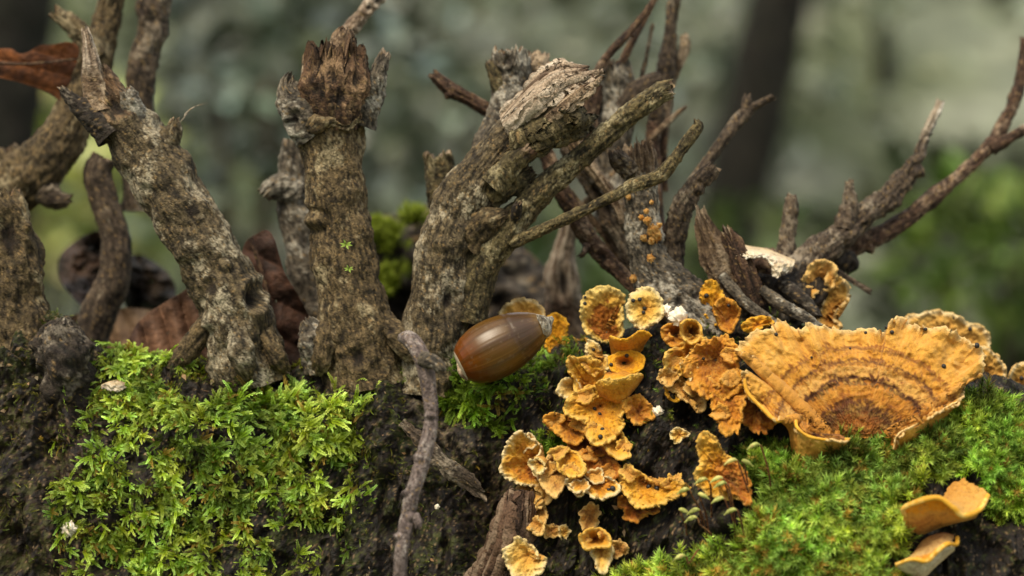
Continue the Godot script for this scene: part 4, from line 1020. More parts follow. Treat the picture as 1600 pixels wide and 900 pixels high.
	bracket("curled lobe with a yellow lower rim hanging right of the broad dotted bracket", {"kind": "amber", "at": [962, 684], "up": 5.0, "lean": 0.55, "cup": 1.4, "pts": [[947, 688], [953, 678], [966, 676], [975, 688], [978, 704], [981, 710], [968, 714], [956, 708], [947, 697]]})
	bracket("round shaggy brown bracket alone on dark wood beside the dotted bracket", {"kind": "fuzzy", "at": [997, 644], "up": 3.0, "lean": 0.5, "ripple": 1.2, "frill": 2.2, "pts": [[979, 634], [986, 624], [998, 620], [1008, 630], [1018, 644], [1008, 658], [996, 661], [984, 650]]})
	# --- the lower cluster
	bracket("white rimmed fan leftmost in the lower cluster, striped brown inside", {"kind": "fan", "at": [846, 738], "up": 5.0, "lean": 0.30, "cup": 2.4, "ripple": 0.9, "pts": [[793, 703], [800, 690], [813, 678], [826, 688], [841, 697], [838, 712], [829, 722], [842, 728], [850, 736], [846, 752], [826, 754], [806, 750], [791, 741], [786, 726]]})
	bracket("tiny pale knob curling in front of the white rimmed fan", {"kind": "pale", "at": [846, 722], "z": 6.0, "up": 3.0, "lean": 0.5, "thick": 1.4, "pts": [[830, 722], [838, 719], [848, 727], [848, 735], [840, 737], [834, 731]]})
	bracket("tan folded bracket with a whitish tip right of the white rimmed fan", {"kind": "tan", "at": [872, 722], "z": 1.0, "up": 5.0, "lean": 0.6, "cup": 1.0, "pts": [[852, 733], [862, 710], [876, 702], [884, 712], [882, 738], [879, 757], [868, 772], [856, 764], [848, 752]]})
	bracket("smooth amber tongue with a pale lower rim in the lower cluster", {"kind": "amber", "at": [884, 708], "z": 4.0, "up": 5.0, "lean": 0.55, "mott": 0.5, "pts": [[873, 706], [888, 704], [904, 714], [912, 730], [906, 740], [893, 742], [877, 734], [874, 720]]})
	bracket("dark rusty bracket with stepped ridges in the lower cluster", {"kind": "brown", "at": [936, 706], "up": 4.0, "lean": 0.55, "ripple": 1.3, "pts": [[914, 714], [926, 700], [940, 700], [952, 714], [964, 724], [963, 740], [948, 748], [928, 744], [917, 734]]})
	bracket("shadowed rusty bracket squeezed under the broad dotted bracket", {"kind": "brown", "at": [912, 690], "z": -1.0, "up": 3.0, "lean": 0.4, "pts": [[892, 694], [904, 682], [924, 690], [944, 696], [940, 708], [920, 712], [898, 708]]})
	bracket("scalloped bracket with a pale wavy rim at the foot of the lower cluster", {"kind": "fan", "at": [922, 744], "z": 2.0, "up": 6.0, "lean": 0.6, "cup": 0.6, "ripple": 1.1, "pts": [[890, 752], [898, 744], [912, 738], [930, 742], [948, 748], [962, 758], [961, 768], [948, 773], [938, 778], [926, 773], [915, 765], [902, 767], [893, 761]], "specks": [[957, 763, 4.5], [951, 766, 3]]})
	bracket("grey tan bracket seen from below under the white rimmed fan", {"kind": "tan", "at": [836, 756], "up": 4.0, "lean": 0.3, "mott": 0.4, "pts": [[812, 766], [820, 757], [838, 755], [852, 760], [858, 778], [844, 790], [828, 786], [816, 776]]})
	bracket("narrow drooping bracket with a pale left edge below the grey tan one", {"kind": "tan", "at": [840, 792], "up": 4.0, "lean": 0.5, "pts": [[825, 792], [836, 786], [848, 792], [852, 810], [844, 832], [832, 826], [826, 810]]})
	bracket("ragged tan bracket at the bottom edge left of the curly one", {"kind": "pale", "at": [826, 868], "z": 5.0, "up": 4.0, "lean": 0.35, "ripple": 1.0, "pts": [[790, 864], [800, 850], [810, 842], [822, 850], [836, 864], [836, 874], [849, 874], [843, 890], [826, 901], [804, 900], [797, 884]]})
	bracket("curly white edged bracket low in the middle of dark wood", {"kind": "amber", "at": [930, 842], "up": 5.0, "lean": 0.5, "cup": 2.0, "mott": 0.5, "pts": [[910, 838], [922, 830], [938, 830], [949, 840], [948, 852], [930, 852], [918, 856], [912, 848]]})
	bracket("dangling lower curl beneath the curly white edged bracket", {"kind": "pale", "at": [938, 858], "up": 4.0, "lean": 0.5, "pts": [[926, 864], [936, 854], [950, 852], [956, 860], [952, 876], [944, 894], [936, 888], [930, 874]]})
	bracket("bright orange bracket with two black dots and a ragged shelf, right of the lower cluster", {"kind": "amber", "at": [1006, 752], "up": 6.0, "lean": 0.5, "ripple": 1.2, "frill": 2.2, "pts": [[972, 750], [980, 738], [994, 739], [1008, 748], [1020, 756], [1036, 756], [1050, 751], [1068, 758], [1066, 769], [1048, 777], [1024, 788], [994, 788], [986, 776], [978, 764]], "specks": [[1014, 761, 4], [1026, 763, 4]]})
	bracket("rusty fuzzy crust under the bright orange ragged shelf", {"kind": "brown", "at": [996, 790], "up": 2.5, "lean": 0.5, "frill": 2.5, "ripple": 1.0, "pts": [[972, 776], [990, 782], [1020, 788], [1024, 796], [1004, 806], [994, 812], [980, 808], [972, 792]]})
	# --- the column left of the largest bracket
	bracket("fuzzy round topped bracket uppermost in the right column", {"kind": "fuzzy", "at": [1056, 522], "z": 1.0, "up": 5.0, "lean": 0.5, "pts": [[1037, 516], [1044, 510], [1056, 509], [1068, 514], [1070, 526], [1062, 536], [1048, 537], [1040, 528]]})
	bracket("little rolled ring of orange fungus beside the fuzzy round topped one", {"kind": "amber", "at": [1080, 518], "z": 1.0, "up": 5.0, "lean": 0.2, "cup": 3.0, "pts": [[1067, 509], [1078, 503], [1090, 509], [1092, 524], [1082, 534], [1070, 526]]})
	bracket("crumpled amber folds under the little rolled ring", {"kind": "amber", "at": [1076, 552], "up": 5.0, "lean": 0.4, "cup": 1.6, "ripple": 1.8, "pts": [[1043, 556], [1050, 546], [1066, 540], [1080, 530], [1096, 528], [1106, 538], [1096, 552], [1082, 562], [1074, 584], [1058, 580], [1044, 574]]})
	bracket("pale edged ear pointing down left of the shaggy brown column", {"kind": "pale", "at": [1092, 552], "z": 3.0, "up": 4.0, "lean": 0.4, "pts": [[1074, 580], [1066, 570], [1080, 556], [1094, 548], [1098, 560], [1088, 572], [1080, 592]]})
	bracket("tall shaggy brown orange bracket left of the largest bracket", {"kind": "fuzzy", "at": [1118, 562], "z": 2.0, "up": 6.5, "lean": 0.35, "ripple": 1.2, "frill": 2.4, "pts": [[1073, 568], [1086, 552], [1100, 540], [1124, 531], [1140, 536], [1151, 552], [1148, 572], [1158, 590], [1150, 606], [1130, 618], [1110, 618], [1096, 612], [1082, 596]], "specks": [[1099, 560, 2.5]]})
	bracket("shaggy lower lobe of paler orange below the tall shaggy bracket", {"kind": "fuzzy", "at": [1138, 606], "z": 3.0, "up": 5.0, "lean": 0.4, "ripple": 1.1, "frill": 2.4, "pts": [[1116, 612], [1130, 598], [1150, 588], [1161, 598], [1164, 620], [1156, 640], [1156, 662], [1144, 675], [1128, 670], [1122, 648], [1114, 630]]})
	bracket("dark shaggy crust in the shade of the largest bracket's left flap", {"kind": "brown", "at": [1185, 640], "z": -1.0, "up": 2.5, "lean": 0.3, "frill": 2.5, "ripple": 1.2, "pts": [[1162, 640], [1166, 622], [1184, 626], [1204, 644], [1210, 660], [1194, 672], [1176, 670], [1164, 660]]})
	bracket("greyish tan bracket with a drooping tail left of the shaggy column", {"kind": "tan", "at": [1068, 602], "up": 4.0, "lean": 0.45, "ripple": 1.0, "pts": [[1035, 584], [1046, 579], [1056, 588], [1064, 600], [1080, 606], [1092, 614], [1099, 630], [1090, 640], [1083, 626], [1070, 624], [1056, 612], [1042, 602]], "specks": [[1072, 613, 3], [1089, 614, 3], [1054, 597, 2.6]]})
	bracket("orange scrap beneath the greyish tan bracket", {"kind": "gold", "at": [1050, 612], "up": 2.0, "lean": 0.4, "pts": [[1041, 606], [1050, 604], [1060, 614], [1058, 624], [1046, 620]]})
	bracket("upright orange bracket with a pale edge among the moss capsules", {"kind": "amber", "at": [1128, 738], "z": 4.0, "up": 3.0, "lean": 0.15, "cup": 0.8, "ripple": 1.0, "pts": [[1093, 698], [1102, 682], [1113, 686], [1124, 698], [1132, 714], [1148, 724], [1162, 744], [1166, 770], [1150, 776], [1118, 771], [1104, 766], [1089, 746], [1096, 724]]})
	bracket("brown lower wing of the upright bracket among the moss capsules", {"kind": "brown", "at": [1144, 752], "z": 6.0, "up": 2.5, "lean": 0.3, "frill": 2.0, "pts": [[1124, 736], [1142, 724], [1160, 736], [1170, 760], [1170, 786], [1156, 776], [1140, 766], [1126, 756]]})
	# --- small crumbs
	for e in [["flat tan scrap of fungus alone on the dark wood", 1062, 680, [[1050, 674], [1058, 671], [1068, 672], [1076, 680], [1066, 684], [1056, 692], [1049, 686]], "pale"], ["short tan scrap beside the drooping bracket", 862, 830, [[850, 824], [862, 822], [873, 826], [868, 836], [854, 838]], "tan"], ["squarish tan scrap on green stained wood below the lower cluster", 882, 832, [[876, 824], [886, 823], [889, 830], [882, 843], [875, 838]], "pale"], ["orange crumbly patch right of the curly white edged bracket", 966, 858, [[954, 852], [966, 846], [976, 852], [980, 862], [966, 868], [956, 866]], "tan"], ["speckled tan crust under the scalloped bracket", 922, 806, [[910, 796], [922, 788], [934, 796], [934, 812], [926, 828], [914, 828], [908, 812]], "tan"]]:
		bracket(e[0], {"kind": e[4], "at": [e[1], e[2]], "up": 1.2, "lean": 0.2, "frill": 2.4, "pts": e[3], "thick": 0.6})
	# --- among the dark wood at the right
	bracket("orange pointed bracket standing by the broken brown wood", {"kind": "gold", "at": [1112, 496], "z": -1.0, "up": 3.0, "lean": 0.15, "thick": 1.4, "pts": [[1098, 458], [1105, 444], [1118, 445], [1127, 463], [1122, 484], [1118, 502], [1108, 494], [1100, 478]], "specks": [[1103, 462, 4]]}, up)
	bracket("round orange bracket with a brown hollow by the broken brown wood", {"kind": "fuzzy", "at": [1136, 500], "z": 1.0, "up": 3.0, "lean": 0.2, "cup": 1.0, "pts": [[1120, 480], [1132, 469], [1146, 475], [1153, 487], [1147, 502], [1140, 516], [1126, 506]], "specks": [[1139, 478, 3]]}, up)
	bracket("thin orange lip peeping over the moss left of the largest bracket", {"kind": "gold", "at": [1184, 508], "z": 1.0, "up": 2.0, "lean": 0.3, "pts": [[1163, 512], [1168, 502], [1184, 497], [1202, 498], [1204, 504], [1186, 512], [1172, 518]]}, up)
	bracket("greyish pink folded bracket high on the dark wood", {"kind": "tan", "at": [1280, 448], "z": -6.0, "up": 4.0, "lean": 0.25, "cup": 1.4, "mott": 0.6, "thick": 1.4, "pts": [[1255, 446], [1262, 432], [1268, 417], [1283, 411], [1301, 418], [1303, 436], [1294, 450], [1278, 448], [1268, 460], [1258, 456]]}, up)
	bracket("tall smooth orange bracket on the skyline above the largest bracket", {"kind": "apricot", "at": [1296, 500], "z": -6.0, "up": 3.0, "lean": 0.1, "mott": 0.6, "thick": 1.6, "pts": [[1283, 490], [1290, 470], [1299, 448], [1311, 443], [1323, 450], [1322, 466], [1308, 482], [1302, 498], [1312, 510], [1296, 514], [1284, 506]]}, up)
	# white torn fungus on the broken wood
	root = thing("white_fungus", "white papery strip of fungus lying across the broken brown wood", "fungus", at(1196, 400, -29))
	A = loft([[[1146, 376, -24], [1170, 384, -23], [1196, 388, -22], [1222, 398, -22], [1242, 406, -23]], [[1148, 390, -15], [1170, 392, -14], [1196, 396, -14], [1222, 406, -14], [1240, 414, -16]], [[1152, 404, -13], [1174, 402, -12], [1196, 402, -12], [1212, 418, -12], [1230, 426, -14]]], 90, 26, 0.7, "cream", 51.0, "cream", 0.3)
	part(root, "cap", A[0], M.fungus)
	A = loft([[[1200, 400, -14], [1212, 406, -14], [1226, 408, -14]], [[1205, 416, -12], [1215, 418, -11], [1225, 416, -12]], [[1207, 430, -12], [1215, 434, -11], [1222, 424, -12]]], 40, 20, 0.7, "cream", 53.0, "cream", 0.3)
	part(root, "hanging_tip", A[0], M.fungus)
	for e in [["white lump of slime mould right of the round cream bracket", 1041, 485, 8.0, 0.8], ["larger white lump of slime mould on dark wood above the rolled ring", 1060, 495, 12.0, 0.6], ["small white lump on bare dark wood beside the shaggy round bracket", 1028, 643, 7.5, 0.7]]:
		var mb := MB.new()
		crumb(mb, [e[1], e[2], face(e[1], e[2]) + (14.0 if e[2] < 520 else 2.0)], e[3], e[4], e[1], true)
		tag(part(self, "white_slime_mould", mb, M.flesh), e[0], "slime mould", "white lumps on the log")


# ---------------------------------------------------------------- acorn
func build_acorn() -> void:
	var a := at(717, 573, 3.0)
	var b := at(858, 502, 1.0)
	var ax := (b - a).normalized()
	var len := a.distance_to(b)
	var root := thing("acorn", "glossy brown acorn without its cup lying on moss, dark tip up right", "acorn", a)
	var side := (Vector3(0, 0, 1) - ax * ax.z).normalized()
	var up := ax.cross(side)
	var prof := [[0.0, 0.02], [0.004, 0.16], [0.02, 0.25], [0.06, 0.325], [0.13, 0.40], [0.25, 0.465], [0.38, 0.487], [0.52, 0.470], [0.65, 0.425], [0.76, 0.360], [0.85, 0.285], [0.905, 0.225], [0.93, 0.19]]
	var half := 97.0 * K * 1.0
	var nu := 300
	var nv := 150
	var P := PackedVector3Array()
	var C := PackedColorArray()
	var U := PackedVector2Array()
	for j in nv:
		var s := 0.93 * pow(j / (nv - 1.0), 1.25)
		var r := curve_at(prof, s) * half
		for i in nu:
			var th := -TAU * i / nu
			var g := nz.get_noise_3d(cos(th) * 30.0, sin(th) * 30.0, s * 2.0) + 0.5 * nz.get_noise_3d(cos(th) * 90.0, sin(th) * 90.0, s * 3.0)
			var p := a + ax * (s * len) + (side * sin(th) + up * cos(th)) * (r * (1.0 + 0.006 * g))
			# a faint waist where the cup sat
			p -= (side * sin(th) + up * cos(th)) * 0.00007 * exp(-pow((s - 0.63 + 0.015 * sin(th)) / 0.02, 2.0))
			P.append(p)
			var c := lin(104, 52, 10).lerp(lin(86, 58, 15), smoothstep(0.03, 0.34, s))
			c = c.lerp(lin(74, 51, 24), smoothstep(0.46, 0.66, s + 0.03 * g))
			c = c.lerp(lin(62, 43, 24), 0.75 * smoothstep(0.55, 0.64, s + 0.01 * g) * smoothstep(0.84, 0.70, s))
			c = c.lerp(lin(104, 76, 30), 0.8 * smoothstep(0.80, 0.90, s))
			var hair := nz.get_noise_3d(cos(th) * 160.0, sin(th) * 160.0, s * 5.0) + 0.6 * nz.get_noise_3d(cos(th) * 330.0, sin(th) * 330.0, s * 9.0)
			c = c.lerp(lin(52, 32, 10), clampf(0.16 + 0.40 * g + 0.16 * hair, 0.0, 0.5))
			c = c.lerp(lin(150, 112, 56), clampf(hair - 0.55, 0.0, 0.14))
			if nf.get_noise_3d(p.x * 6000.0, p.y * 6000.0, p.z * 6000.0) > 0.42:
				c = c.lerp(lin(110, 90, 66), 0.25)          # dry smears of dirt
			if s < 0.022:
				c = lin(206, 190, 164)
			C.append(c)
			U.append(Vector2(i / float(nu) * 3.0, s * 1.2))
	var mb := MB.new()
	mb.grid(P, nu, nv, true, C, U)
	part(root, "nut", mb, M.acorn)
	mb = MB.new()
	branch(mb, [[839, 512, 2.1, 19], [846, 509, 1.7, 20.5], [852, 505, 1.3, 16], [858, 501, 1.0, 8], [864, 496, 1.0, 3]], {"kind": "grey", "nu": 40, "step": 0.15, "rough": 0.14, "lump": 0.05, "jag": 0.2, "hollow": 0.2, "seed": 201.0, "tip": "dark"})
	part(root, "tip", mb, M.bark, "grey felted tip with a dark point")
	mb = MB.new()
	branch(mb, [[720, 552, 2.5, 2.5], [718, 570, 3.0, 4], [722, 584, 3.2, 4.5], [730, 593, 3.0, 3]], {"kind": "bleached", "nu": 20, "step": 0.2, "rough": 0.1, "lump": 0.1, "jag": 0.1, "seed": 205.0, "tip": "bleached"})
	part(root, "scar", mb, M.flesh, "whitish rim of the scar at the blunt end")


# ---------------------------------------------------------------- loose twigs and dead sticks
func stick(called: String, label: String, category: String, group: String, pts: Array, o: Dictionary, extra := []) -> void:
	var mid = pts[pts.size() / 2]
	var root := thing(called, label, category, at(mid[0], mid[1], mid[2]), group)
	stem(root, "shaft", "", pts, o)
	for e in extra:
		stem(root, e[0], "", e[1], e[2])


func build_sticks() -> void:
	stick("fallen_twig", "smooth mauve grey twig hanging down the front of the log", "twig", "",
		[[628, 528, 14, 7.6], [640, 530, 17, 12.8], [654, 548, 20, 13.6], [665, 576, 22, 13.6], [670, 606, 23, 11.9], [674, 640, 24, 11.5], [672, 672, 25, 11.5], [664, 706, 26, 11.9], [653, 744, 27, 11.9], [644, 772, 28, 11.9], [639, 800, 28, 11.9], [634, 826, 29, 11.9], [628, 858, 30, 11.0], [625, 900, 30, 11.0], [624, 950, 30, 11.0]],
		{"kind": "mauve", "nu": 60, "step": 0.3, "rough": 0.10, "lump": 0.035, "jag": 0.6, "seed": 121.0, "tip": "grey", "pits": [[672, 650, 9, -5.0, 0.6], [631, 770, 7, -5.0, 0.8], [642, 808, 9, -5.0, 0.7], [620, 838, 7, -6.0, 0.8], [652, 715, 8, -4.0]]},
		[["spur", [[664, 562, 23, 13], [678, 566, 26, 11], [688, 574, 27, 9.5], [691, 580, 27, 6]], {"kind": "grey", "nu": 32, "step": 0.25, "rough": 0.2, "seed": 122.0}], ["spur", [[648, 806, 29, 8], [654, 818, 30, 6], [652, 826, 30, 3]], {"kind": "mauve", "nu": 18, "step": 0.25, "rough": 0.2, "seed": 123.0}]])
	var G := "dead sticks crossing behind the leaning stem"
	stick("dead_stick", "long reddish brown stick slanting down to the pale spotted stem", "stick", G,
		[[842, 214, -36, 12], [870, 280, -34, 13], [898, 336, -32, 14], [930, 386, -30, 14], [962, 420, -27, 12], [1000, 456, -24, 10]], {"kind": "rust", "nu": 50, "step": 0.4, "rough": 0.4, "seed": 131.0, "pits": [[905, 388, 8, -7.0], [940, 402, 10, 5.0]]}, [["spur", [[918, 384, -29, 7], [912, 396, -27, 5], [906, 400, -26, 3]], {"kind": "rust", "nu": 18, "seed": 132.0}]])
	stick("dead_stick", "thick split brown stick in the middle of the crossing bundle", "stick", G,
		[[872, 176, -44, 16], [900, 236, -42, 19], [932, 290, -40, 20], [960, 336, -38, 18], [984, 392, -36, 14], [1000, 430, -34, 11]], {"kind": "brown", "nu": 60, "step": 0.4, "rough": 0.8, "fibre": 0.8, "seed": 133.0, "pits": [[950, 318, 14, 6.0, 1.6]]})
	stick("dead_stick", "pale peeled stick lying along the crossing bundle", "stick", G,
		[[880, 200, -33, 7], [906, 240, -33, 9], [934, 276, -33, 8], [962, 318, -33, 6], [974, 350, -33, 4]], {"kind": "wood", "nu": 36, "step": 0.35, "rough": 0.5, "fibre": 0.9, "seed": 135.0})
	stick("dead_stick", "rusty bark strip hanging behind the torn end of the leaning stem", "stick", G,
		[[926, 130, -46, 16], [916, 180, -46, 18], [912, 230, -46, 16], [920, 270, -46, 13], [936, 300, -46, 7]], {"kind": "rust", "nu": 50, "step": 0.45, "rough": 0.8, "fibre": 0.6, "seed": 137.0, "flat": 0.6})
	stick("dead_stick", "grey brown stick going straight down behind the bundle", "stick", G,
		[[934, 110, -52, 10], [936, 170, -52, 10], [938, 240, -52, 10], [948, 320, -52, 10], [960, 400, -52, 8]], {"kind": "wood", "nu": 36, "step": 0.5, "rough": 0.4, "fibre": 0.5, "seed": 139.0})
	stick("dead_stick", "stout brown stick at the right of the bundle, standing upright", "stick", G,
		[[1036, 480, -48, 13], [1030, 400, -48, 12], [1024, 320, -48, 11], [1020, 240, -48, 11], [1022, 190, -48, 10]], {"kind": "rust", "nu": 36, "step": 0.5, "rough": 0.5, "lump": 0.16, "seed": 141.0})
	stick("dead_stick", "short brown stick poking out left of the leaning stem", "stick", G,
		[[800, 202, -38, 11], [770, 178, -38, 11], [738, 158, -38, 11], [708, 142, -37, 11], [686, 124, -37, 9], [676, 114, -37, 8]], {"kind": "rust", "nu": 40, "step": 0.35, "rough": 0.4, "fibre": 0.6, "jag": 1.2, "seed": 143.0, "pits": [[700, 150, 6, -5.0]]})
	stick("dead_stick", "reddish pencil thin twig reaching the top edge, left of a pair", "twig", "",
		[[926, 120, -44, 6], [950, 86, -44, 6], [978, 56, -44, 6], [1004, 26, -44, 5], [1020, 4, -44, 5], [1034, -20, -44, 4]], {"kind": "rust", "nu": 24, "step": 0.4, "rough": 0.25, "seed": 145.0}, [["spur", [[972, 58, -44, 4], [984, 54, -44, 4], [990, 56, -44, 2]], {"kind": "rust", "nu": 12, "seed": 146.0}]])
	stick("dead_stick", "reddish pencil thin twig, right of the pair at the top edge", "twig", "",
		[[966, 110, -50, 6], [984, 72, -50, 6], [1002, 40, -50, 5], [1016, 14, -50, 5], [1026, -16, -50, 4]], {"kind": "rust", "nu": 24, "step": 0.4, "rough": 0.25, "seed": 147.0})
	for e in [["hair thin twig rising from the tangle to the left of the tall blurred stem", [[960, 300, -54, 4], [980, 230, -54, 4], [996, 150, -54, 3.5], [1012, 80, -54, 3], [1020, 40, -54, 2.5]], "brown"], ["fine straight twig crossing behind the long side stem from lower left to upper right", [[900, 330, -46, 5], [950, 280, -46, 5], [1010, 222, -46, 4.5], [1060, 176, -46, 4], [1072, 168, -46, 3]], "wood"], ["fine vertical twig close to the right of the spotted pale stem", [[1040, 300, -56, 4.5], [1038, 230, -56, 4.5], [1044, 160, -56, 4], [1040, 100, -56, 3.5]], "rust"], ["thin slanting twig low in the tangle above the skyline brackets", [[890, 300, -40, 5], [930, 350, -40, 5], [966, 404, -40, 4.5], [990, 440, -40, 4]], "wood"]]:
		stick("dead_stick", e[0], "twig", "", e[1], {"kind": e[2], "nu": 20, "step": 0.4, "rough": 0.25, "lump": 0.12, "seed": e[1][0][0]})
	stick("dead_stick", "blurred pale and black twig leaning off the top of the upright stem", "twig", "",
		[[500, 110, -40, 12], [530, 66, -40, 12], [548, 46, -40, 12], [566, 24, -40, 11], [580, 8, -40, 11], [600, -14, -40, 10]], {"kind": "bleached", "nu": 36, "step": 0.4, "rough": 0.4, "seed": 149.0, "pits": [[576, 12, 7, 6.0], [590, 2, 7, 6.0]]})


# ---------------------------------------------------------------- dead leaves
func dead_leaf(label: String, o: Dictionary) -> void:
	var pts: Array = o.pts            # outline px, py, clockwise from the stalk
	var O := outline(pts, 160)
	var c := Vector2(o.at[0], o.at[1])
	var z0: float = o.z
	var vd: Vector2 = Vector2(o.vein[0], o.vein[1]).normalized()     # the direction of the side veins
	var gap: float = o.get("gap", 24.0)
	var curl: float = o.get("curl", 6.0)
	var f := func(u: float, t: float) -> Vector3:
		var e := O[int(round(u * 160.0)) % 160]
		var p := c.lerp(e, lerpf(0.02, 1.0, t))
		var d := p - c
		var across := d.x * vd.y - d.y * vd.x
		var z: float = z0 + o.get("bend", 0.0) * pow(d.x / 100.0, 2.0) + o.get("bendy", 0.0) * d.y / 100.0 + curl * pow(t, 3.0) * sin(u * TAU * 2.0 + z0)
		z += absf(sin(PI * across / gap)) * o.get("rib_h", 2.0) - 0.8 + nf.get_noise_3d(p.x * 0.25, p.y * 0.25, z0) * o.get("lumps", 1.0)
		return at(p.x, p.y, z)
	var col := func(u: float, t: float, side: int, p: Vector3) -> Color:
		var pp := pix(p)
		var d := pp - c
		var across := d.x * vd.y - d.y * vd.x
		var vein := exp(-pow(sin(PI * across / gap) / 0.12, 2.0))
		var m := nf.get_noise_3d(p.x * 900.0, p.y * 900.0, p.z * 900.0)
		var k := clampf(0.5 + m * 1.3, 0.0, 1.0)
		var lo := lin(o.dark[0], o.dark[1], o.dark[2])
		var hi := lin(o.light[0], o.light[1], o.light[2])
		return lo.lerp(hi, k).lerp(hi * 1.25, vein * 0.5)
	var root := thing("dead_leaf", label, "leaf", at(o.at[0], o.at[1], z0), "dead brown leaves caught among the stems")
	var mb := MB.new()
	sheet(mb, 160, 40, true, 0.0003, f, col)
	part(root, "blade", mb, M.leaf)
	if o.has("rib"):
		var r := []
		for e in o.rib:
			r.append([e[0], e[1], z0 + e[2], e[3]])
		stem(root, "midrib", "", r, {"kind": "rust", "nu": 14, "step": 0.6, "rough": 0.1, "seed": 160.0})


func build_leaves() -> void:
	dead_leaf("dark brown curled leaf hanging at the top left edge", {"at": [60, 108], "z": -47.0, "vein": [1, 0.25], "gap": 26.0, "curl": 0.6, "bendy": -3.0, "rib_h": 0.35, "lumps": 0.5, "dark": [84, 46, 20], "light": [150, 88, 42], "pts": [[-40, 84], [-10, 78], [16, 76], [30, 84], [44, 82], [62, 72], [84, 70], [106, 66], [122, 74], [120, 96], [112, 116], [106, 138], [98, 158], [78, 146], [54, 136], [30, 128], [4, 122], [-40, 110]], "rib": [[-40, 96, 1, 2.5], [40, 100, 1.5, 2.2], [120, 92, 1, 1.5]]})
	dead_leaf("curled chocolate brown leaf standing between the ragged stem and the upright stem", {"at": [432, 470], "z": -30.0, "vein": [1, 0.5], "gap": 50.0, "curl": 2.0, "bend": -10.0, "rib_h": 1.4, "dark": [56, 36, 26], "light": [104, 70, 52], "pts": [[372, 560], [370, 480], [376, 410], [384, 378], [404, 364], [418, 360], [428, 372], [436, 400], [446, 430], [470, 470], [488, 510], [494, 560], [470, 590], [420, 596], [390, 590]], "rib": [[392, 372, 2, 3.5], [418, 460, 2.5, 3], [440, 580, 2, 3]]})
	dead_leaf("ribbed red brown leaf lying behind the foot of the ragged stem", {"at": [262, 520], "z": -34.0, "vein": [0.30, 1], "gap": 34.0, "curl": 1.0, "bendy": 6.0, "rib_h": 3.2, "dark": [76, 50, 36], "light": [140, 102, 76], "pts": [[196, 560], [206, 520], [226, 494], [256, 474], [290, 452], [310, 430], [340, 440], [360, 500], [360, 570], [320, 590], [260, 590], [210, 584]]})
	dead_leaf("blurred dark curled leaf with a lit top edge left of the S shaped stem", {"at": [130, 420], "z": -84.0, "vein": [1, 0.2], "gap": 44.0, "curl": 12.0, "bend": -30.0, "bendy": 14.0, "lumps": 8.0, "dark": [24, 16, 11], "light": [70, 47, 28], "pts": [[90, 416], [98, 392], [124, 372], [150, 362], [172, 368], [186, 388], [184, 420], [168, 440], [160, 466], [134, 480], [112, 462], [96, 440]]})
	dead_leaf("blurred dark crumpled leaf right of the S shaped stem", {"at": [236, 440], "z": -92.0, "vein": [0.6, 1], "gap": 34.0, "curl": 9.0, "bend": 30.0, "lumps": 8.0, "dark": [18, 14, 9], "light": [60, 45, 27], "pts": [[196, 410], [216, 398], [240, 408], [262, 426], [274, 452], [264, 482], [226, 492], [196, 476]]})
	dead_leaf("blurred pale tan leaf low between the left stems", {"at": [170, 520], "z": -70.0, "vein": [0.5, 1], "gap": 34.0, "curl": 3.0, "bendy": 10.0, "dark": [104, 74, 48], "light": [168, 134, 98], "pts": [[96, 540], [104, 500], [140, 486], [190, 482], [240, 486], [262, 510], [256, 560], [200, 580], [130, 580]]})


# ---------------------------------------------------------------- moss
func leaflet(mb: MB, root: Vector3, dir: Vector3, up: Vector3, l: float, w: float, ca: Color, cb: Color) -> void:
	var s := dir.cross(up).normalized() * w * 0.5
	var mid := root + dir * l * 0.42 + up * l * 0.06
	var tip := root + dir * l - up * l * 0.10
	var cm := ca.lerp(cb, 0.5)
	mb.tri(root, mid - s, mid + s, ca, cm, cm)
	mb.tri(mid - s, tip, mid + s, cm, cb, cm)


# a narrow feather with two close ranks of small leaves along +Y, one unit long, facing +Z
func feather(seed_: int, branched: int) -> MB:
	rng.seed = seed_
	var mb := MB.new()
	var go := func(o: Vector3, d: Vector3, l: float, w: float, n: int, shade: float) -> void:
		var bend := rng.randf_range(-0.5, 0.5)
		for k in n:
			var f := (k + 0.3) / n
			var dd := d.rotated(Vector3.BACK, bend * f)
			var p := o + d.rotated(Vector3.BACK, bend * f * 0.5) * l * f + Vector3(0, 0, 0.16 * l * sin(f * 2.4))
			var size := w * (0.5 + 0.75 * sin(PI * pow(f, 0.75) * 0.90)) * rng.randf_range(0.85, 1.15)
			var tipc := smoothstep(0.30, 1.0, f) * shade
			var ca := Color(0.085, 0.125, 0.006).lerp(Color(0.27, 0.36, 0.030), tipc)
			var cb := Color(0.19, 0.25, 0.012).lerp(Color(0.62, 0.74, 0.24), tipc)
			for sg in [-1.0, 1.0]:
				var ang: float = sg * (1.15 - 0.60 * f) + rng.randf_range(-0.1, 0.1)
				var ld := dd.rotated(Vector3.BACK, ang)
				ld.z += rng.randf_range(0.0, 0.5)
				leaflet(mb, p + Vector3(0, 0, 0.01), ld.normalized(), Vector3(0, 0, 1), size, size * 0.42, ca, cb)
			if k % 3 == 0:
				leaflet(mb, p + Vector3(0, 0, 0.02), (dd + Vector3(0, 0, 0.7)).normalized(), Vector3(0, 0, 1), size * 0.8, size * 0.36, ca, cb)
	go.call(Vector3.ZERO, Vector3(0, 1, 0), 1.0, 0.135, 17, 1.0)
	for b in branched:
		var y := 0.15 + 0.5 * b / maxf(1.0, branched)
		var sg := 1.0 if b % 2 == 0 else -1.0
		go.call(Vector3(0, y, 0), Vector3(0, 1, 0.2).normalized().rotated(Vector3.BACK, sg * 0.9), 0.5, 0.10, 9, 0.7)
	return mb


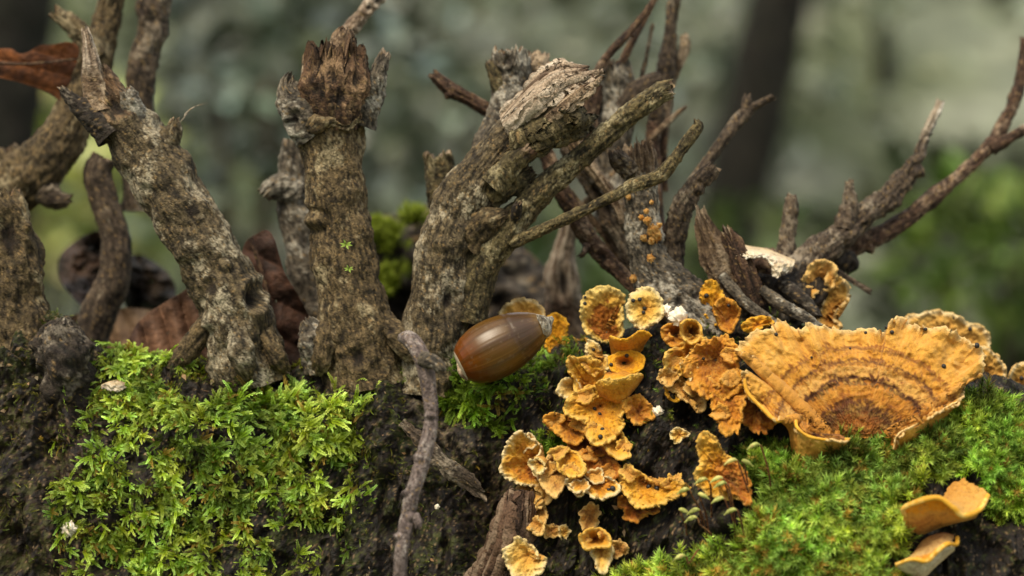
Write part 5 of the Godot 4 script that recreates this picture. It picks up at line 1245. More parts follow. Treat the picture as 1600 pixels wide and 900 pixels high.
# an upright shoot with narrow leaves all round, along +Y
func tuft(seed_: int, leaves: int) -> MB:
	rng.seed = seed_
	var mb := MB.new()
	for k in leaves:
		var f := pow((k + 0.5) / leaves, 0.8)
		var th := k * 2.399 + rng.randf_range(-0.3, 0.3)
		var open := lerpf(1.15, 0.26, f) + rng.randf_range(-0.15, 0.15)
		var d := Vector3(sin(open) * cos(th), cos(open), sin(open) * sin(th))
		var p := Vector3(0, 0.12 + 0.62 * f, 0)
		var upv := Vector3(-d.y * cos(th), sin(open), -d.y * sin(th)).normalized()
		var l := rng.randf_range(0.40, 0.62) * (1.0 - 0.30 * f)
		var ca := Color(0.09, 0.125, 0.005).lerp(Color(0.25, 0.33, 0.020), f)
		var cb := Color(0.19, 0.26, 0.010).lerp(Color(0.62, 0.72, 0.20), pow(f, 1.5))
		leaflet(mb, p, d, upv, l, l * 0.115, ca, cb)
	return mb


func inside(poly: PackedVector2Array, p: Vector2) -> bool:
	return Geometry2D.is_point_in_polygon(p, poly)


# Scatter over the log's face. o: poly, n, kinds, size [mm, mm], hang, lift, keep (noise threshold), tint, fi range
func moss(label: String, called: String, o: Dictionary) -> void:
	var poly := PackedVector2Array()
	for p in o.poly:
		poly.append(Vector2(p[0], p[1]))
	var box := Rect2(poly[0], Vector2.ZERO)
	for p in poly:
		box = box.expand(p)
	var s := K * (D + 0.02) / D
	rng.seed = int(o.get("seed", 5))
	var sets := []
	var tints := []
	for k in o.kinds:
		sets.append([])
		tints.append([])
	var n := 0
	var tries := 0
	var keep: float = o.get("keep", -0.3)
	while n < o.n and tries < o.n * 14:
		tries += 1
		var x := rng.randf_range((box.position.x - 800.0) * s * 0.9 - 0.004, (box.end.x - 800.0) * s * 1.02 + 0.004)
		if box.position.x > 800.0:
			x = rng.randf_range((box.position.x - 800.0) * s * 0.82, (box.end.x - 800.0) * s * 1.02)
		var fi := rng.randf_range(o.get("fi0", 0.35), o.get("fi1", 1.6))
		var b := log_base(x, fi)
		var bp := pix(b)
		var soft: float = o.get("soft", 9.0)                  # patches thin out at their edges
		if not inside(poly, bp + Vector2(rng.randfn(), rng.randfn()) * soft):
			continue
		var q := b * 1000.0
		var edge := nf.get_noise_3d(q.x * 1.0 + 9.0, q.y * 1.0, q.z) * 1.0 + nf.get_noise_3d(q.x * 3.2, q.y * 3.2, q.z * 3.2) * 0.6
		for h in o.get("holes", []):
			var hx: float = (bp.x - h[0]) / h[2]
			var hy: float = (bp.y - h[1]) / h[3]
			edge -= h[4] * exp(-hx * hx - hy * hy)
		if edge < keep:
			continue
		var p := log_point(x, fi)
		var nm := log_normal(x, fi)
		if nm.dot(Vector3(0, 0.3, 1)) < 0.0:
			nm = (nm + Vector3(0, 0.5, 0.8)).normalized()
		var any := Vector3(rng.randf_range(-1, 1), rng.randf_range(-1, 1), rng.randf_range(-1, 1))
		var tang := (any - nm * any.dot(nm)).normalized()
		var dir: Vector3 = (nm * o.get("lift", 0.5) * rng.randf_range(0.5, 1.5) + tang * o.get("spread", 1.0) + Vector3(o.get("sway", 0.0), -o.get("hang", 0.3), 0.0)).normalized()
		var face_: Vector3 = (nm - dir * nm.dot(dir)).normalized()
		if o.get("roll", false):
			face_ = face_.rotated(dir, rng.randf_range(0, TAU))
		var len := rng.randf_range(o.size[0], o.size[1]) * 0.001 * (0.75 + 0.5 * clampf(edge + 0.5, 0.0, 1.0))
		var k := rng.randi() % int(o.kinds.size())
		var bs := Basis(dir.cross(face_), dir, face_) * len
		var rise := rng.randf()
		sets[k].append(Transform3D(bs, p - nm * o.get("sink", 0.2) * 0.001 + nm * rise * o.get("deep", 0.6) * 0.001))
		var g := lerpf(0.50, 1.10, rise * rise) * rng.randf_range(0.85, 1.15)      # lower shoots are tinted darker, those on top brighter
		g *= 1.0 + 1.25 * nf.get_noise_3d(q.x * 0.9 - 20.0, q.y * 0.9, q.z * 0.9)      # broad darker and paler patches, soft shadows painted into the tint
		var yel := clampf(nf.get_noise_3d(q.x * 1.6 + 50.0, q.y * 1.6, q.z * 1.6) * 1.2 + rng.randf_range(-0.3, 0.3), -0.5, 0.6)
		var t: Array = o.get("tint", [1.30, 1.42, 1.15])
		if rng.randf() < o.get("dead", 0.07):                   # a few shoots are dead and brown
			tints[k].append(Color(g * 0.95, g * 0.50, g * 0.45))
			n += 1
			continue
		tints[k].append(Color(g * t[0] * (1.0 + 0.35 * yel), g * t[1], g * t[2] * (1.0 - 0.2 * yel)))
		n += 1
	var centre := at(box.get_center().x, box.get_center().y, face(box.get_center().x, box.get_center().y))
	var root := Node3D.new()
	root.name = numbered(called)
	add_child(root)
	root.position = centre
	tag(root, label, "moss", "", "stuff")
	for k in sets.size():
		if sets[k].is_empty():
			continue
		var mm := MultiMesh.new()
		mm.transform_format = MultiMesh.TRANSFORM_3D
		mm.use_colors = true
		mm.mesh = M[o.kinds[k]]
		mm.instance_count = sets[k].size()
		for i in sets[k].size():
			var tr: Transform3D = sets[k][i]
			tr.origin -= centre
			mm.set_instance_transform(i, tr)
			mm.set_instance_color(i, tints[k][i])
		var o2 := MultiMeshInstance3D.new()
		o2.name = "moss_shoots"
		root.add_child(o2, true)
		o2.set_meta("kind", "stuff")
		o2.multimesh = mm
		o2.material_override = M.moss


func build_moss() -> void:
	for k in 4:
		M["feather%d" % k] = feather(31 + k, [0, 0, 2, 3][k]).commit(Vector3.ZERO)
		M["tuft%d" % k] = tuft(71 + k, [24, 28, 32, 20][k]).commit(Vector3.ZERO)
	for k in 4:
		for n in ["feather", "tuft"]:
			var m: ArrayMesh = M["%s%d" % [n, k]]
			m.surface_set_material(0, M.moss)
	var FE := ["feather0", "feather1", "feather2", "feather3"]
	var TU := ["tuft0", "tuft1", "tuft2", "tuft3"]
	var gaps := [[330, 590, 70, 30, 0.9], [410, 580, 60, 22, 0.8], [520, 575, 50, 22, 0.8], [110, 640, 40, 60, 0.4], [200, 690, 10, 60, 0.5], [170, 680, 8, 70, 0.4], [225, 720, 14, 40, 0.4], [480, 840, 60, 36, 0.4], [350, 700, 12, 16, 0.4], [490, 705, 20, 14, 0.4], [240, 800, 20, 30, 0.3]]
	var mat_ := [[66, 742], [110, 690], [150, 610], [200, 560], [215, 540], [262, 532], [290, 548], [350, 556], [352, 590], [390, 614], [440, 612], [500, 610], [552, 622], [566, 670], [545, 720], [550, 790], [520, 830], [490, 880], [420, 920], [330, 960], [180, 960], [130, 900], [90, 810]]
	moss("low dull under-layer of the big moss mat on the left of the log", "feather_moss", {"seed": 2, "kinds": ["feather0", "feather1", "tuft3"], "n": 7500, "size": [0.9, 2.0], "lift": 0.6, "hang": 0.3, "spread": 1.0, "keep": -0.24, "soft": 26.0, "deep": 1.0, "roll": true, "holes": gaps, "tint": [0.9, 0.92, 0.65], "poly": mat_})
	moss("large mat of feathery bright green moss hanging on the left of the log", "feather_moss", {"seed": 3, "kinds": FE, "n": 3800, "size": [1.6, 4.0], "lift": 0.45, "hang": 0.5, "spread": 0.9, "keep": -0.13, "soft": 20.0, "deep": 2.0, "holes": gaps, "poly": mat_})
	moss("dense upper part of the feathery moss mat with the brightest tips", "feather_moss", {"seed": 4, "kinds": FE, "n": 760, "size": [2.6, 5.4], "lift": 0.7, "hang": 0.05, "sway": 0.35, "spread": 1.0, "keep": -0.20, "deep": 3.2, "holes": gaps,
		"poly": [[270, 660], [330, 636], [380, 620], [450, 612], [540, 616], [570, 670], [530, 710], [440, 740], [330, 740], [270, 720]]})
	moss("short sparse dark green moss creeping over the whole face of the log", "creeping_moss", {"seed": 5, "kinds": ["feather0", "feather1", "tuft1"], "n": 2600, "size": [0.7, 1.8], "lift": 0.4, "hang": 0.2, "keep": 0.10, "tint": [0.5, 0.42, 0.5],
		"poly": [[-60, 500], [130, 500], [300, 560], [640, 556], [860, 560], [960, 560], [1000, 900], [800, 960], [560, 960], [300, 960], [-60, 960]]})
	moss("dark low moss creeping round the feet of the cut stems", "creeping_moss", {"seed": 21, "kinds": ["feather0", "tuft1", "tuft3"], "n": 1100, "size": [0.9, 2.2], "lift": 0.8, "hang": 0.0, "keep": -0.05, "tint": [0.75, 0.72, 0.5], "fi0": 1.05, "fi1": 1.75,
		"poly": [[260, 545], [700, 540], [760, 565], [740, 600], [560, 600], [400, 612], [260, 590]]})
	var flake := MB.new()
	leaflet(flake, Vector3.ZERO, Vector3(0.1, 1, 0).normalized(), Vector3(0, 0, 1), 1.0, 0.55, Color(0.20, 0.12, 0.06), Color(0.32, 0.22, 0.13))
	M.flake = flake.commit(Vector3.ZERO)
	var needle := MB.new()
	leaflet(needle, Vector3.ZERO, Vector3(0, 1, 0), Vector3(0, 0, 1), 1.6, 0.09, Color(0.24, 0.13, 0.05), Color(0.34, 0.22, 0.11))
	M.needle = needle.commit(Vector3.ZERO)
	moss("scraps of dead leaf, bark crumbs and needles lying on the log's face and in the moss", "litter", {"seed": 23, "kinds": ["flake", "flake", "needle"], "n": 420, "size": [0.6, 2.0], "lift": 0.25, "hang": 0.1, "keep": -0.8, "deep": 1.4, "dead": 0.0, "tint": [1.0, 1.0, 1.0], "fi0": 0.1,
		"poly": [[-40, 510], [300, 570], [640, 570], [900, 560], [1180, 520], [1560, 620], [1640, 980], [-40, 980]]})
	moss("tuft of vivid green moss below the blunt end of the acorn", "acorn_moss", {"seed": 6, "kinds": FE, "n": 260, "size": [3.0, 6.0], "lift": 0.7, "hang": 0.35, "sway": 0.2, "keep": -0.4, "deep": 1.5, "tint": [0.78, 1.0, 0.5],
		"poly": [[684, 590], [700, 570], [730, 590], [780, 598], [800, 620], [776, 640], [760, 660], [740, 650], [700, 620]]})
	moss("few green moss shoots standing up against the belly of the acorn", "acorn_moss", {"seed": 16, "kinds": FE, "n": 110, "size": [2.2, 4.2], "lift": 1.3, "hang": -0.2, "keep": -0.9, "deep": 3.0, "tint": [0.9, 1.05, 0.6],
		"poly": [[712, 588], [730, 594], [770, 604], [810, 596], [836, 580], [838, 596], [800, 616], [750, 620], [716, 606]]})
	moss("thin strip of green moss along the log's edge right of the acorn", "edge_moss", {"seed": 7, "kinds": ["feather0", "feather1", "tuft0"], "n": 260, "size": [1.6, 3.4], "lift": 0.8, "hang": 0.1, "keep": -0.2, "tint": [0.75, 0.9, 0.6],
		"poly": [[780, 610], [820, 580], [846, 556], [880, 546], [912, 546], [906, 560], [880, 580], [860, 600], [830, 620], [800, 630]]})
	moss("small dark green moss tuft between the broad dotted bracket and the white rimmed fan", "bracket_moss", {"seed": 8, "kinds": TU, "n": 150, "size": [2.4, 4.0], "lift": 0.9, "hang": 0.1, "keep": -0.6, "roll": true, "tint": [0.6, 0.85, 0.5],
		"poly": [[840, 690], [862, 670], [894, 690], [884, 706], [862, 712], [846, 712]]})
	moss("cushion of bright green star tipped moss filling the lower right of the log", "cushion_moss", {"seed": 9, "kinds": TU, "n": 5400, "size": [3.2, 6.4], "lift": 1.0, "hang": -0.25, "spread": 0.75, "keep": -0.30, "roll": true, "deep": 2.2, "dead": 0.12, "fi0": 0.0, "fi1": 1.3, "tint": [1.0, 1.12, 0.9],
		"poly": [[960, 915], [1040, 892], [1110, 862], [1170, 836], [1200, 800], [1222, 768], [1250, 752], [1310, 712], [1370, 704], [1420, 712], [1480, 690], [1500, 720], [1470, 750], [1416, 780], [1400, 830], [1400, 890], [1420, 980], [900, 980]]})
	moss("band of bright moss running right from under the largest bracket", "cushion_moss", {"seed": 10, "kinds": TU, "n": 2400, "size": [2.6, 5.2], "lift": 1.0, "hang": -0.2, "spread": 0.8, "keep": -0.34, "roll": true, "deep": 1.2, "fi0": 0.2, "fi1": 1.3, "tint": [1.05, 1.30, 0.9],
		"poly": [[1440, 690], [1480, 660], [1510, 636], [1560, 640], [1600, 660], [1680, 720], [1680, 790], [1600, 800], [1560, 790], [1540, 750], [1490, 720]]})
	moss("dull green moss between the upright bracket and the largest bracket", "dull_moss", {"seed": 11, "kinds": TU, "n": 900, "size": [2.2, 3.8], "lift": 1.0, "hang": -0.1, "spread": 0.8, "keep": -0.30, "roll": true, "tint": [0.62, 0.8, 0.5], "fi0": 0.2, "fi1": 1.3,  # same shoots as the cushion in a darker tint
		"poly": [[1168, 700], [1200, 690], [1232, 700], [1250, 740], [1210, 780], [1176, 790]]})
	moss("scattered little moss tufts on the top right of the bare wood", "bare_moss", {"seed": 12, "kinds": ["tuft0", "feather0"], "n": 300, "size": [1.0, 2.2], "lift": 1.0, "hang": 0.0, "keep": 0.0, "tint": [0.8, 0.85, 0.8], "fi1": 1.6,
		"poly": [[860, 560], [960, 520], [1060, 490], [1200, 500], [1230, 520], [1100, 640], [1000, 800], [900, 800]]})
	# moss capsules on stalks
	for e in [[1150, 722, 1176, 800, -1, "moss capsule on a reddish stalk, uppermost left of the brown wing"], [1158, 724, 1172, 790, 1, "moss capsule just right of the uppermost one, leaning right"], [1186, 698, 1206, 764, -1, "lone moss capsule with an orange nose in front of dark moss"], [1104, 752, 1112, 800, -1, "pale moss capsule against the foot of the upright bracket"], [1128, 750, 1146, 812, -1, "moss capsule at the top of the dense clump of stalks"], [1134, 758, 1150, 820, -1, "moss capsule second from the top in the dense clump"], [1076, 768, 1098, 812, -1, "long beaked moss capsule at the left of the stalks"], [1090, 776, 1108, 826, 1, "moss capsule bent right below the long beaked one"], [1130, 782, 1150, 832, -1, "plump yellow moss capsule in the middle of the stalks"], [1092, 800, 1104, 840, -1, "small green moss capsule low in the stalks"], [1060, 800, 1074, 832, 1, "moss capsule drooping leftmost against dark wood"], [1150, 800, 1164, 850, -1, "whitish green moss capsule lowest in front of the cushion"], [1088, 812, 1120, 850, -1, "moss capsule on a stalk bent flat over the cushion"], [1070, 872, 1100, 850, -1, "moss capsule lying almost flat near the bottom edge"]]:
		capsule(e)


func capsule(e: Array) -> void:
	var zf := face(e[2], e[3]) + 4.0
	var root := thing("moss_capsule", e[5], "moss capsule", at(e[2], e[3], zf), "beaked moss capsules on thin stalks")
	var sg: float = e[4]
	var hx: float = e[0]
	var hy: float = e[1]
	stem(root, "stalk", "", [[e[2], e[3] + 14, zf - 1.0, 1.5], [lerpf(e[2], hx, 0.35) + 2.0, lerpf(e[3], hy, 0.4), zf + 2.0, 1.4], [hx + 6.0, hy + 8.0, zf + 4.0, 1.3], [hx + 3.0, hy - 1.0, zf + 4.6, 1.3], [hx - sg * 0.0, hy - 3.0, zf + 4.6, 1.3]], {"kind": "stalk", "nu": 8, "step": 0.3, "rough": 0.02, "lump": 0.02, "jag": 0.0, "seed": hx})
	var mb := MB.new()
	branch(mb, [[hx + 1.0, hy - 3.0, zf + 4.6, 1.3], [hx + sg * 3.0, hy - 4.0, zf + 4.7, 2.9], [hx + sg * 7.0, hy - 3.0, zf + 4.8, 3.7], [hx + sg * 12.0, hy - 0.5, zf + 4.8, 3.0], [hx + sg * 15.5, hy + 2.0, zf + 4.8, 1.5], [hx + sg * 19.0, hy + 5.0, zf + 4.8, 0.5]], {"kind": "capsule", "nu": 18, "step": 0.12, "rough": 0.02, "lump": 0.03, "jag": 0.0, "hollow": 0.0, "seed": hx, "tip": "capsule"})
	part(root, "urn", mb, M.flesh)


# ---------------------------------------------------------------- bits and pieces
func build_bits() -> void:
	var mb := MB.new()
	crumb(mb, [108, 827, face(108, 827) + 2.0], 10.0, 0.7, 401.0, true)
	tag(part(self, "white_fleck", mb, M.flesh), "lone white fleck on the dark wood below the left edge of the moss mat", "fungus speck")
	mb = MB.new()
	crumb(mb, [683, 792, face(683, 792) + 1.0], 3.4, 0.7, 403.0, true)
	tag(part(self, "white_fleck", mb, M.flesh), "tiny white grain on dark wood right of the fallen twig", "fungus speck")
	var z := face(176, 598)
	var A := loft([[[160, 600, z + 2], [170, 596, z + 3], [182, 594, z + 3], [196, 598, z + 2]], [[158, 602, z + 3], [170, 600, z + 4], [180, 602, z + 4.4], [194, 602, z + 3]], [[158, 606, z + 3], [172, 610, z + 4], [184, 612, z + 4.6], [198, 605, z + 3]]], 40, 20, 0.5, "cream", 405.0, "tan", 0.2)
	var o := part(self, "bark_flake", A[0], M.leaf)
	tag(o, "small pinkish grey flake of bark above the left part of the moss mat", "bark flake")
	for e in [["pale green twin leaved seedling on dark wood right of the moss mat", 524, 814, 9.0, 3.0], ["lime green moss sprig stuck on the upright stem, upper of two", 541, 382, 9.0, -6.5], ["lime green moss sprig stuck on the upright stem, lower of two", 545, 420, 7.0, -6.0]]:
		mb = MB.new()
		var base := at(e[1], e[2], (face(e[1], e[2]) + 3.0) if e[2] > 600 else e[4])
		for k in 7 if e[2] < 600 else 3:
			var th: float = k * 1.05 - 0.3
			var dr := Vector3(cos(th), sin(th) * 0.5, 0.35).normalized()
			leaflet(mb, base, dr, Vector3(0, 0, 1), e[3] * K * 1.2, e[3] * K * (0.7 if e[2] > 600 else 0.4), Color(0.18, 0.26, 0.03), Color(0.40, 0.55, 0.12))
		tag(part(self, "green_sprig", mb, M.moss), e[0], "sprig")
	var root := thing("spider_thread", "wisp of fluff on spider silk floating right of the ragged stem", "spider silk", at(300, 176, -16))
	stem(root, "thread", "", [[272, 204, -16, 0.35], [284, 188, -16, 0.35], [292, 178, -16, 0.5], [296, 172, -16, 1.2], [306, 166, -16, 0.9], [316, 163, -16, 0.8], [324, 161, -16, 0.4]], {"kind": "bleached", "nu": 6, "step": 0.3, "rough": 0.05, "lump": 0.4, "jag": 0.0, "seed": 411.0})
	stem(root, "thread", "", [[288, 184, -16, 0.5], [290, 178, -16, 1.3], [296, 172, -16, 0.5]], {"kind": "bleached", "nu": 6, "step": 0.2, "rough": 0.05, "lump": 0.4, "jag": 0.0, "seed": 413.0})


# ---------------------------------------------------------------- the wood behind
func ground_y(x: float, z: float) -> float:
	var bank := smoothstep(-1.5, -7.0, z)
	return 2.7 * bank + maxf(0.0, -z - 7.0) * 0.10 + nf.get_noise_3d(x * 3.0, 0.0, z * 3.0) * 0.20 * smoothstep(-0.3, -2.0, z) + nf.get_noise_3d(x * 14.0, 7.0, z * 14.0) * 0.03


func build_ground() -> void:
	var X := spaced([[-160.0, -9.0, 16], [-9.0, 9.0, 150], [9.0, 160.0, 16]])
	var Z := spaced([[40.0, 1.0, 12], [1.0, -11.0, 150], [-11.0, -220.0, 20]])
	var P := PackedVector3Array()
	var C := PackedColorArray()
	for z in Z:
		for x in X:
			var p := Vector3(x, ground_y(x, z), z)
			P.append(p)
			var a := nf.get_noise_3d(x * 12.0, 3.0, z * 12.0)
			var b := nz.get_noise_3d(x * 34.0, 9.0, z * 34.0)
			var right := smoothstep(-0.1, 1.0, x / maxf(0.6, 0.5 - z) / 0.24 + a * 0.8)
			var c := Vector3(0.078, 0.090, 0.064).lerp(Vector3(0.345, 0.375, 0.26), right)
			c = c.lerp(Vector3(0.125, 0.155, 0.06), smoothstep(-0.05, 0.2, b + a * 0.5) * 0.8)
			c = c.lerp(Vector3(0.42, 0.44, 0.33), smoothstep(0.05, 0.4, -b - a) * (0.3 + 0.4 * right))
			C.append(Color(c.x, c.y, c.z))
	var mb := MB.new()
	mb.grid(P, X.size(), Z.size(), false, C, PackedVector2Array())
	var o := part(self, "ground", mb, M.ground)
	tag(o, "forest floor rising into a bank of grey green litter behind the log", "ground", "", "structure")


func leaf_mesh() -> ArrayMesh:
	var mb := MB.new()
	var W := [0.0, 0.55, 0.85, 0.80, 0.5, 0.0]
	var prev := []
	for k in 6:
		var y := k / 5.0
		var w: float = W[k] * 0.24
		var z := 0.12 * sin(y * 3.0)
		var row := [Vector3(-w, y, z + w * 0.35), Vector3(0, y, z), Vector3(w, y, z + w * 0.35)]
		if k > 0:
			for e in 2:
				mb.tri(prev[e], row[e], prev[e + 1], Color.WHITE, Color.WHITE, Color.WHITE)
				mb.tri(prev[e + 1], row[e], row[e + 1], Color.WHITE, Color.WHITE, Color.WHITE)
		prev = row
	return mb.commit(Vector3.ZERO)


func leaves(root: Node3D, called: String, c: Vector3, r: Vector3, n: int, size: float, tone: Array, mat: Material) -> void:
	var mm := MultiMesh.new()
	mm.transform_format = MultiMesh.TRANSFORM_3D
	mm.use_colors = true
	mm.mesh = M.leaf_mesh
	mm.instance_count = n
	var k := 0
	while k < n:
		var d := Vector3(rng.randf_range(-1, 1), rng.randf_range(-1, 1), rng.randf_range(-1, 1))
		if d.length() > 1.0:
			continue
		var p := c + d * r
		if nf.get_noise_3d(p.x * 18.0, p.y * 18.0, p.z * 18.0) < -0.08:
			if rng.randf() > 0.15:
				continue
		var dir := (d * 0.7 + Vector3(rng.randf_range(-1, 1), rng.randf_range(-0.7, 0.7), rng.randf_range(-1, 1))).normalized()
		var up := Vector3(rng.randf_range(-0.6, 0.6), 1.0, rng.randf_range(-0.6, 0.6)).normalized()
		var sx := dir.cross(up).normalized()
		var s := size * rng.randf_range(0.7, 1.25)
		mm.set_instance_transform(k, Transform3D(Basis(sx, dir, sx.cross(dir)) * s, p - root.position))
		var g := rng.randf_range(0.6, 1.35)
		mm.set_instance_color(k, Color(tone[0] * g * rng.randf_range(0.85, 1.2), tone[1] * g, tone[2] * g * rng.randf_range(0.8, 1.2)))
		k += 1
	var o := MultiMeshInstance3D.new()
	o.name = called
	root.add_child(o, true)
	o.set_meta("kind", "stuff")
	o.multimesh = mm
	o.material_override = mat


# px, py: where the middle of the crown stands in the photo; z in metres
func shrub(label: String, px: float, py: float, zm: float, r: Vector3, n: int, size: float, tone: Array, glossy := true) -> void:
	var c := at(px, py, zm * 1000.0)
	var root := thing("shrub", label, "shrub", Vector3(c.x, ground_y(c.x, c.z), c.z), "shrubs in the wood behind")
	leaves(root, "foliage", c, r, n, size, tone, M.glossy_leaf if glossy else M.dull_leaf)
	for k in 3:
		var mb := MB.new()
		var b := pix(root.position + Vector3(0.03 * (k - 1), -0.05, 0))
		branch(mb, [[b.x, b.y, zm * 1000.0, 12], [lerpf(b.x, px, 0.6) + (k - 1) * 30, lerpf(b.y, py, 0.6), zm * 1000.0 + (k - 1) * 60.0, 9], [px + (k - 1) * 90, py, zm * 1000.0 + (k - 1) * 120.0, 5]], {"kind": "dark", "nu": 10, "step": 30.0, "rough": 1.0, "jag": 0.0, "seed": px + k})
		part(root, "stem", mb, M.far_bark)


func tree(label: String, zm: float, r: float, low: Array, high: Array, kind: String, crown: Array) -> void:
	var a := at(low[0], low[1], zm * 1000.0)
	var b := at(high[0], high[1], zm * 1000.0)
	var d := (b - a) / (b.y - a.y)
	var foot := a + d * (ground_y(a.x, a.z) - 0.08 - a.y)
	var top := a + d * (3.4 - a.y)
	var root := thing("tree", label, "tree", foot, "trees in the wood behind")
	var pts := []
	for k in 6:
		var f := k / 5.0
		var p := foot.lerp(top, f) + Vector3(sin(f * 7.0 + zm) * r * K * 2.0, 0, 0)
		var q := pix(p)
		pts.append([q.x, q.y, p.z * 1000.0, r * (1.15 - 0.5 * f)])
	var mb := MB.new()
	branch(mb, pts, {"kind": kind, "nu": 24, "step": 12.0, "rough": 3.0, "lump": 0.08, "jag": 0.0, "seed": zm * 7.0})
	part(root, "trunk", mb, M.far_bark)
	for k in 5:
		mb = MB.new()
		var p := foot.lerp(top, 0.62 + 0.08 * k)
		var e := p + Vector3(cos(k * 2.4) * 0.6, 0.5, sin(k * 2.4) * 0.6)
		var q := pix(p)
		var q2 := pix(e)
		branch(mb, [[q.x, q.y, p.z * 1000.0, r * 0.35], [lerpf(q.x, q2.x, 0.5), lerpf(q.y, q2.y, 0.4), lerpf(p.z, e.z, 0.5) * 1000.0, r * 0.25], [q2.x, q2.y, e.z * 1000.0, r * 0.1]], {"kind": kind, "nu": 10, "step": 30.0, "rough": 1.5, "jag": 0.0, "seed": k * 3.0})
		part(root, "limb", mb, M.far_bark)
	leaves(root, "crown", top + Vector3(0, 0.3, 0), Vector3(crown[0], crown[1], crown[0]), int(crown[2]), 0.06, crown[3], M.dull_leaf)


func build_far() -> void:
	build_ground()
	M.leaf_mesh = leaf_mesh()
	rng.seed = 77
	# trunks
	tree("dark leaning trunk out of focus behind the right hand twigs", -2.0, 46, [1136, 420], [1230, 0], "trunk", [0.8, 0.6, 500, [0.08, 0.11, 0.04]])
	tree("dark trunk out of focus in the top left corner", -1.25, 62, [-6, 330], [22, 0], "trunk", [0.7, 0.6, 400, [0.08, 0.11, 0.04]])
	tree("pale slender trunk far off behind the right twigs", -4.2, 22, [1330, 400], [1345, 0], "pole", [0.8, 0.6, 300, [0.12, 0.14, 0.06]])
	tree("pale slender trunk at the far right of the wood", -4.6, 26, [1530, 400], [1520, 0], "pole", [0.8, 0.6, 300, [0.12, 0.14, 0.06]])
	tree("greyish thin trunk far behind the pale bare twig tip", -3.6, 16, [1440, 400], [1425, 0], "pole", [0.8, 0.6, 300, [0.12, 0.14, 0.06]])
	tree("thin grey trunk far behind the crossing sticks", -3.4, 20, [1076, 400], [1090, 0], "pole", [0.8, 0.6, 300, [0.12, 0.14, 0.06]])
	tree("brownish far trunk between the upright and the leaning stem", -3.0, 18, [664, 400], [652, 0], "trunk", [0.8, 0.6, 300, [0.12, 0.14, 0.06]])
	tree("slim greenish trunk behind the fork of the long twigs", -3.9, 13, [1480, 400], [1490, 0], "pole", [0.8, 0.6, 200, [0.12, 0.14, 0.06]])
	tree("slim dull trunk behind the pale bare twig tip, darker than its neighbours", -3.1, 13, [1395, 400], [1380, 0], "trunk", [0.8, 0.6, 200, [0.12, 0.14, 0.06]])
	tree("slim dark trunk near the right edge of the wood", -3.3, 15, [1575, 400], [1560, 0], "trunk", [0.8, 0.6, 200, [0.12, 0.14, 0.06]])
	# evergreen shrubs
	shrub("dark glossy evergreen shrub behind the ragged left stem", 350, 120, -1.7, Vector3(0.17, 0.20, 0.2), 260, 0.062, [0.075, 0.095, 0.062])
	shrub("grey green shrub behind the upright stem", 520, 210, -2.3, Vector3(0.42, 0.40, 0.3), 520, 0.066, [0.150, 0.173, 0.120])
	shrub("broad dull green shrub in the middle of the wood", 780, 180, -3.0, Vector3(0.6, 0.55, 0.4), 620, 0.075, [0.235, 0.258, 0.177])
	shrub("yellowish low shrub behind the left stems", 80, 300, -1.5, Vector3(0.11, 0.09, 0.1), 260, 0.05, [0.499, 0.525, 0.215], false)
	shrub("bluish green shrub behind the crossing sticks", 990, 120, -2.6, Vector3(0.40, 0.42, 0.3), 440, 0.065, [0.210, 0.247, 0.182])
	shrub("dark low shrub behind the right rim of the largest bracket", 1590, 500, -1.6, Vector3(0.24, 0.17, 0.2), 700, 0.05, [0.030, 0.040, 0.014], false)
	shrub("loose pale leaved shrub far behind the long twigs", 1380, 150, -3.3, Vector3(0.55, 0.42, 0.35), 230, 0.075, [0.340, 0.378, 0.236])
	shrub("loose pale leaved shrub at the far right behind the twig ends", 1560, 210, -3.6, Vector3(0.5, 0.5, 0.35), 230, 0.075, [0.260, 0.305, 0.193])
	shrub("sparse glossy leaved sapling behind the ragged left stem", 420, 120, -1.35, Vector3(0.20, 0.20, 0.12), 70, 0.055, [0.100, 0.137, 0.097])
	shrub("sparse glossy leaved sapling between the upright and the leaning stem", 640, 160, -1.8, Vector3(0.24, 0.26, 0.15), 70, 0.06, [0.140, 0.168, 0.107])
	shrub("mossy green spray above the dark low shrub at the right", 1572, 400, -1.0, Vector3(0.085, 0.055, 0.06), 200, 0.03, [0.11, 0.165, 0.025], false)
	shrub("low green clump behind the broken brown wood", 1130, 450, -1.5, Vector3(0.12, 0.07, 0.1), 160, 0.04, [0.100, 0.137, 0.043], false)
	shrub("low green plants behind the foot of the leaning stem", 800, 470, -1.4, Vector3(0.14, 0.09, 0.1), 200, 0.04, [0.090, 0.126, 0.053], false)
	shrub("dull olive shrub beyond the long right twig", 1420, 380, -3.4, Vector3(0.5, 0.34, 0.3), 360, 0.06, [0.240, 0.263, 0.150], false)
	# a mossy fallen bough close behind
	var root := thing("mossy_bough", "blurred dark bough with green moss between the upright and the leaning stem", "bough", at(620, 430, -110))
	stem(root, "bough", "", [[540, 470, -110, 70], [580, 440, -110, 80], [630, 420, -110, 82], [690, 430, -110, 86], [760, 470, -110, 90], [850, 560, -110, 90]], {"kind": "dark", "nu": 60, "step": 1.0, "rough": 1.0, "lump": 0.2, "seed": 301.0})
	var mm := MultiMesh.new()
	mm.transform_format = MultiMesh.TRANSFORM_3D
	mm.use_colors = true
	mm.mesh = M.tuft1
	mm.instance_count = 260
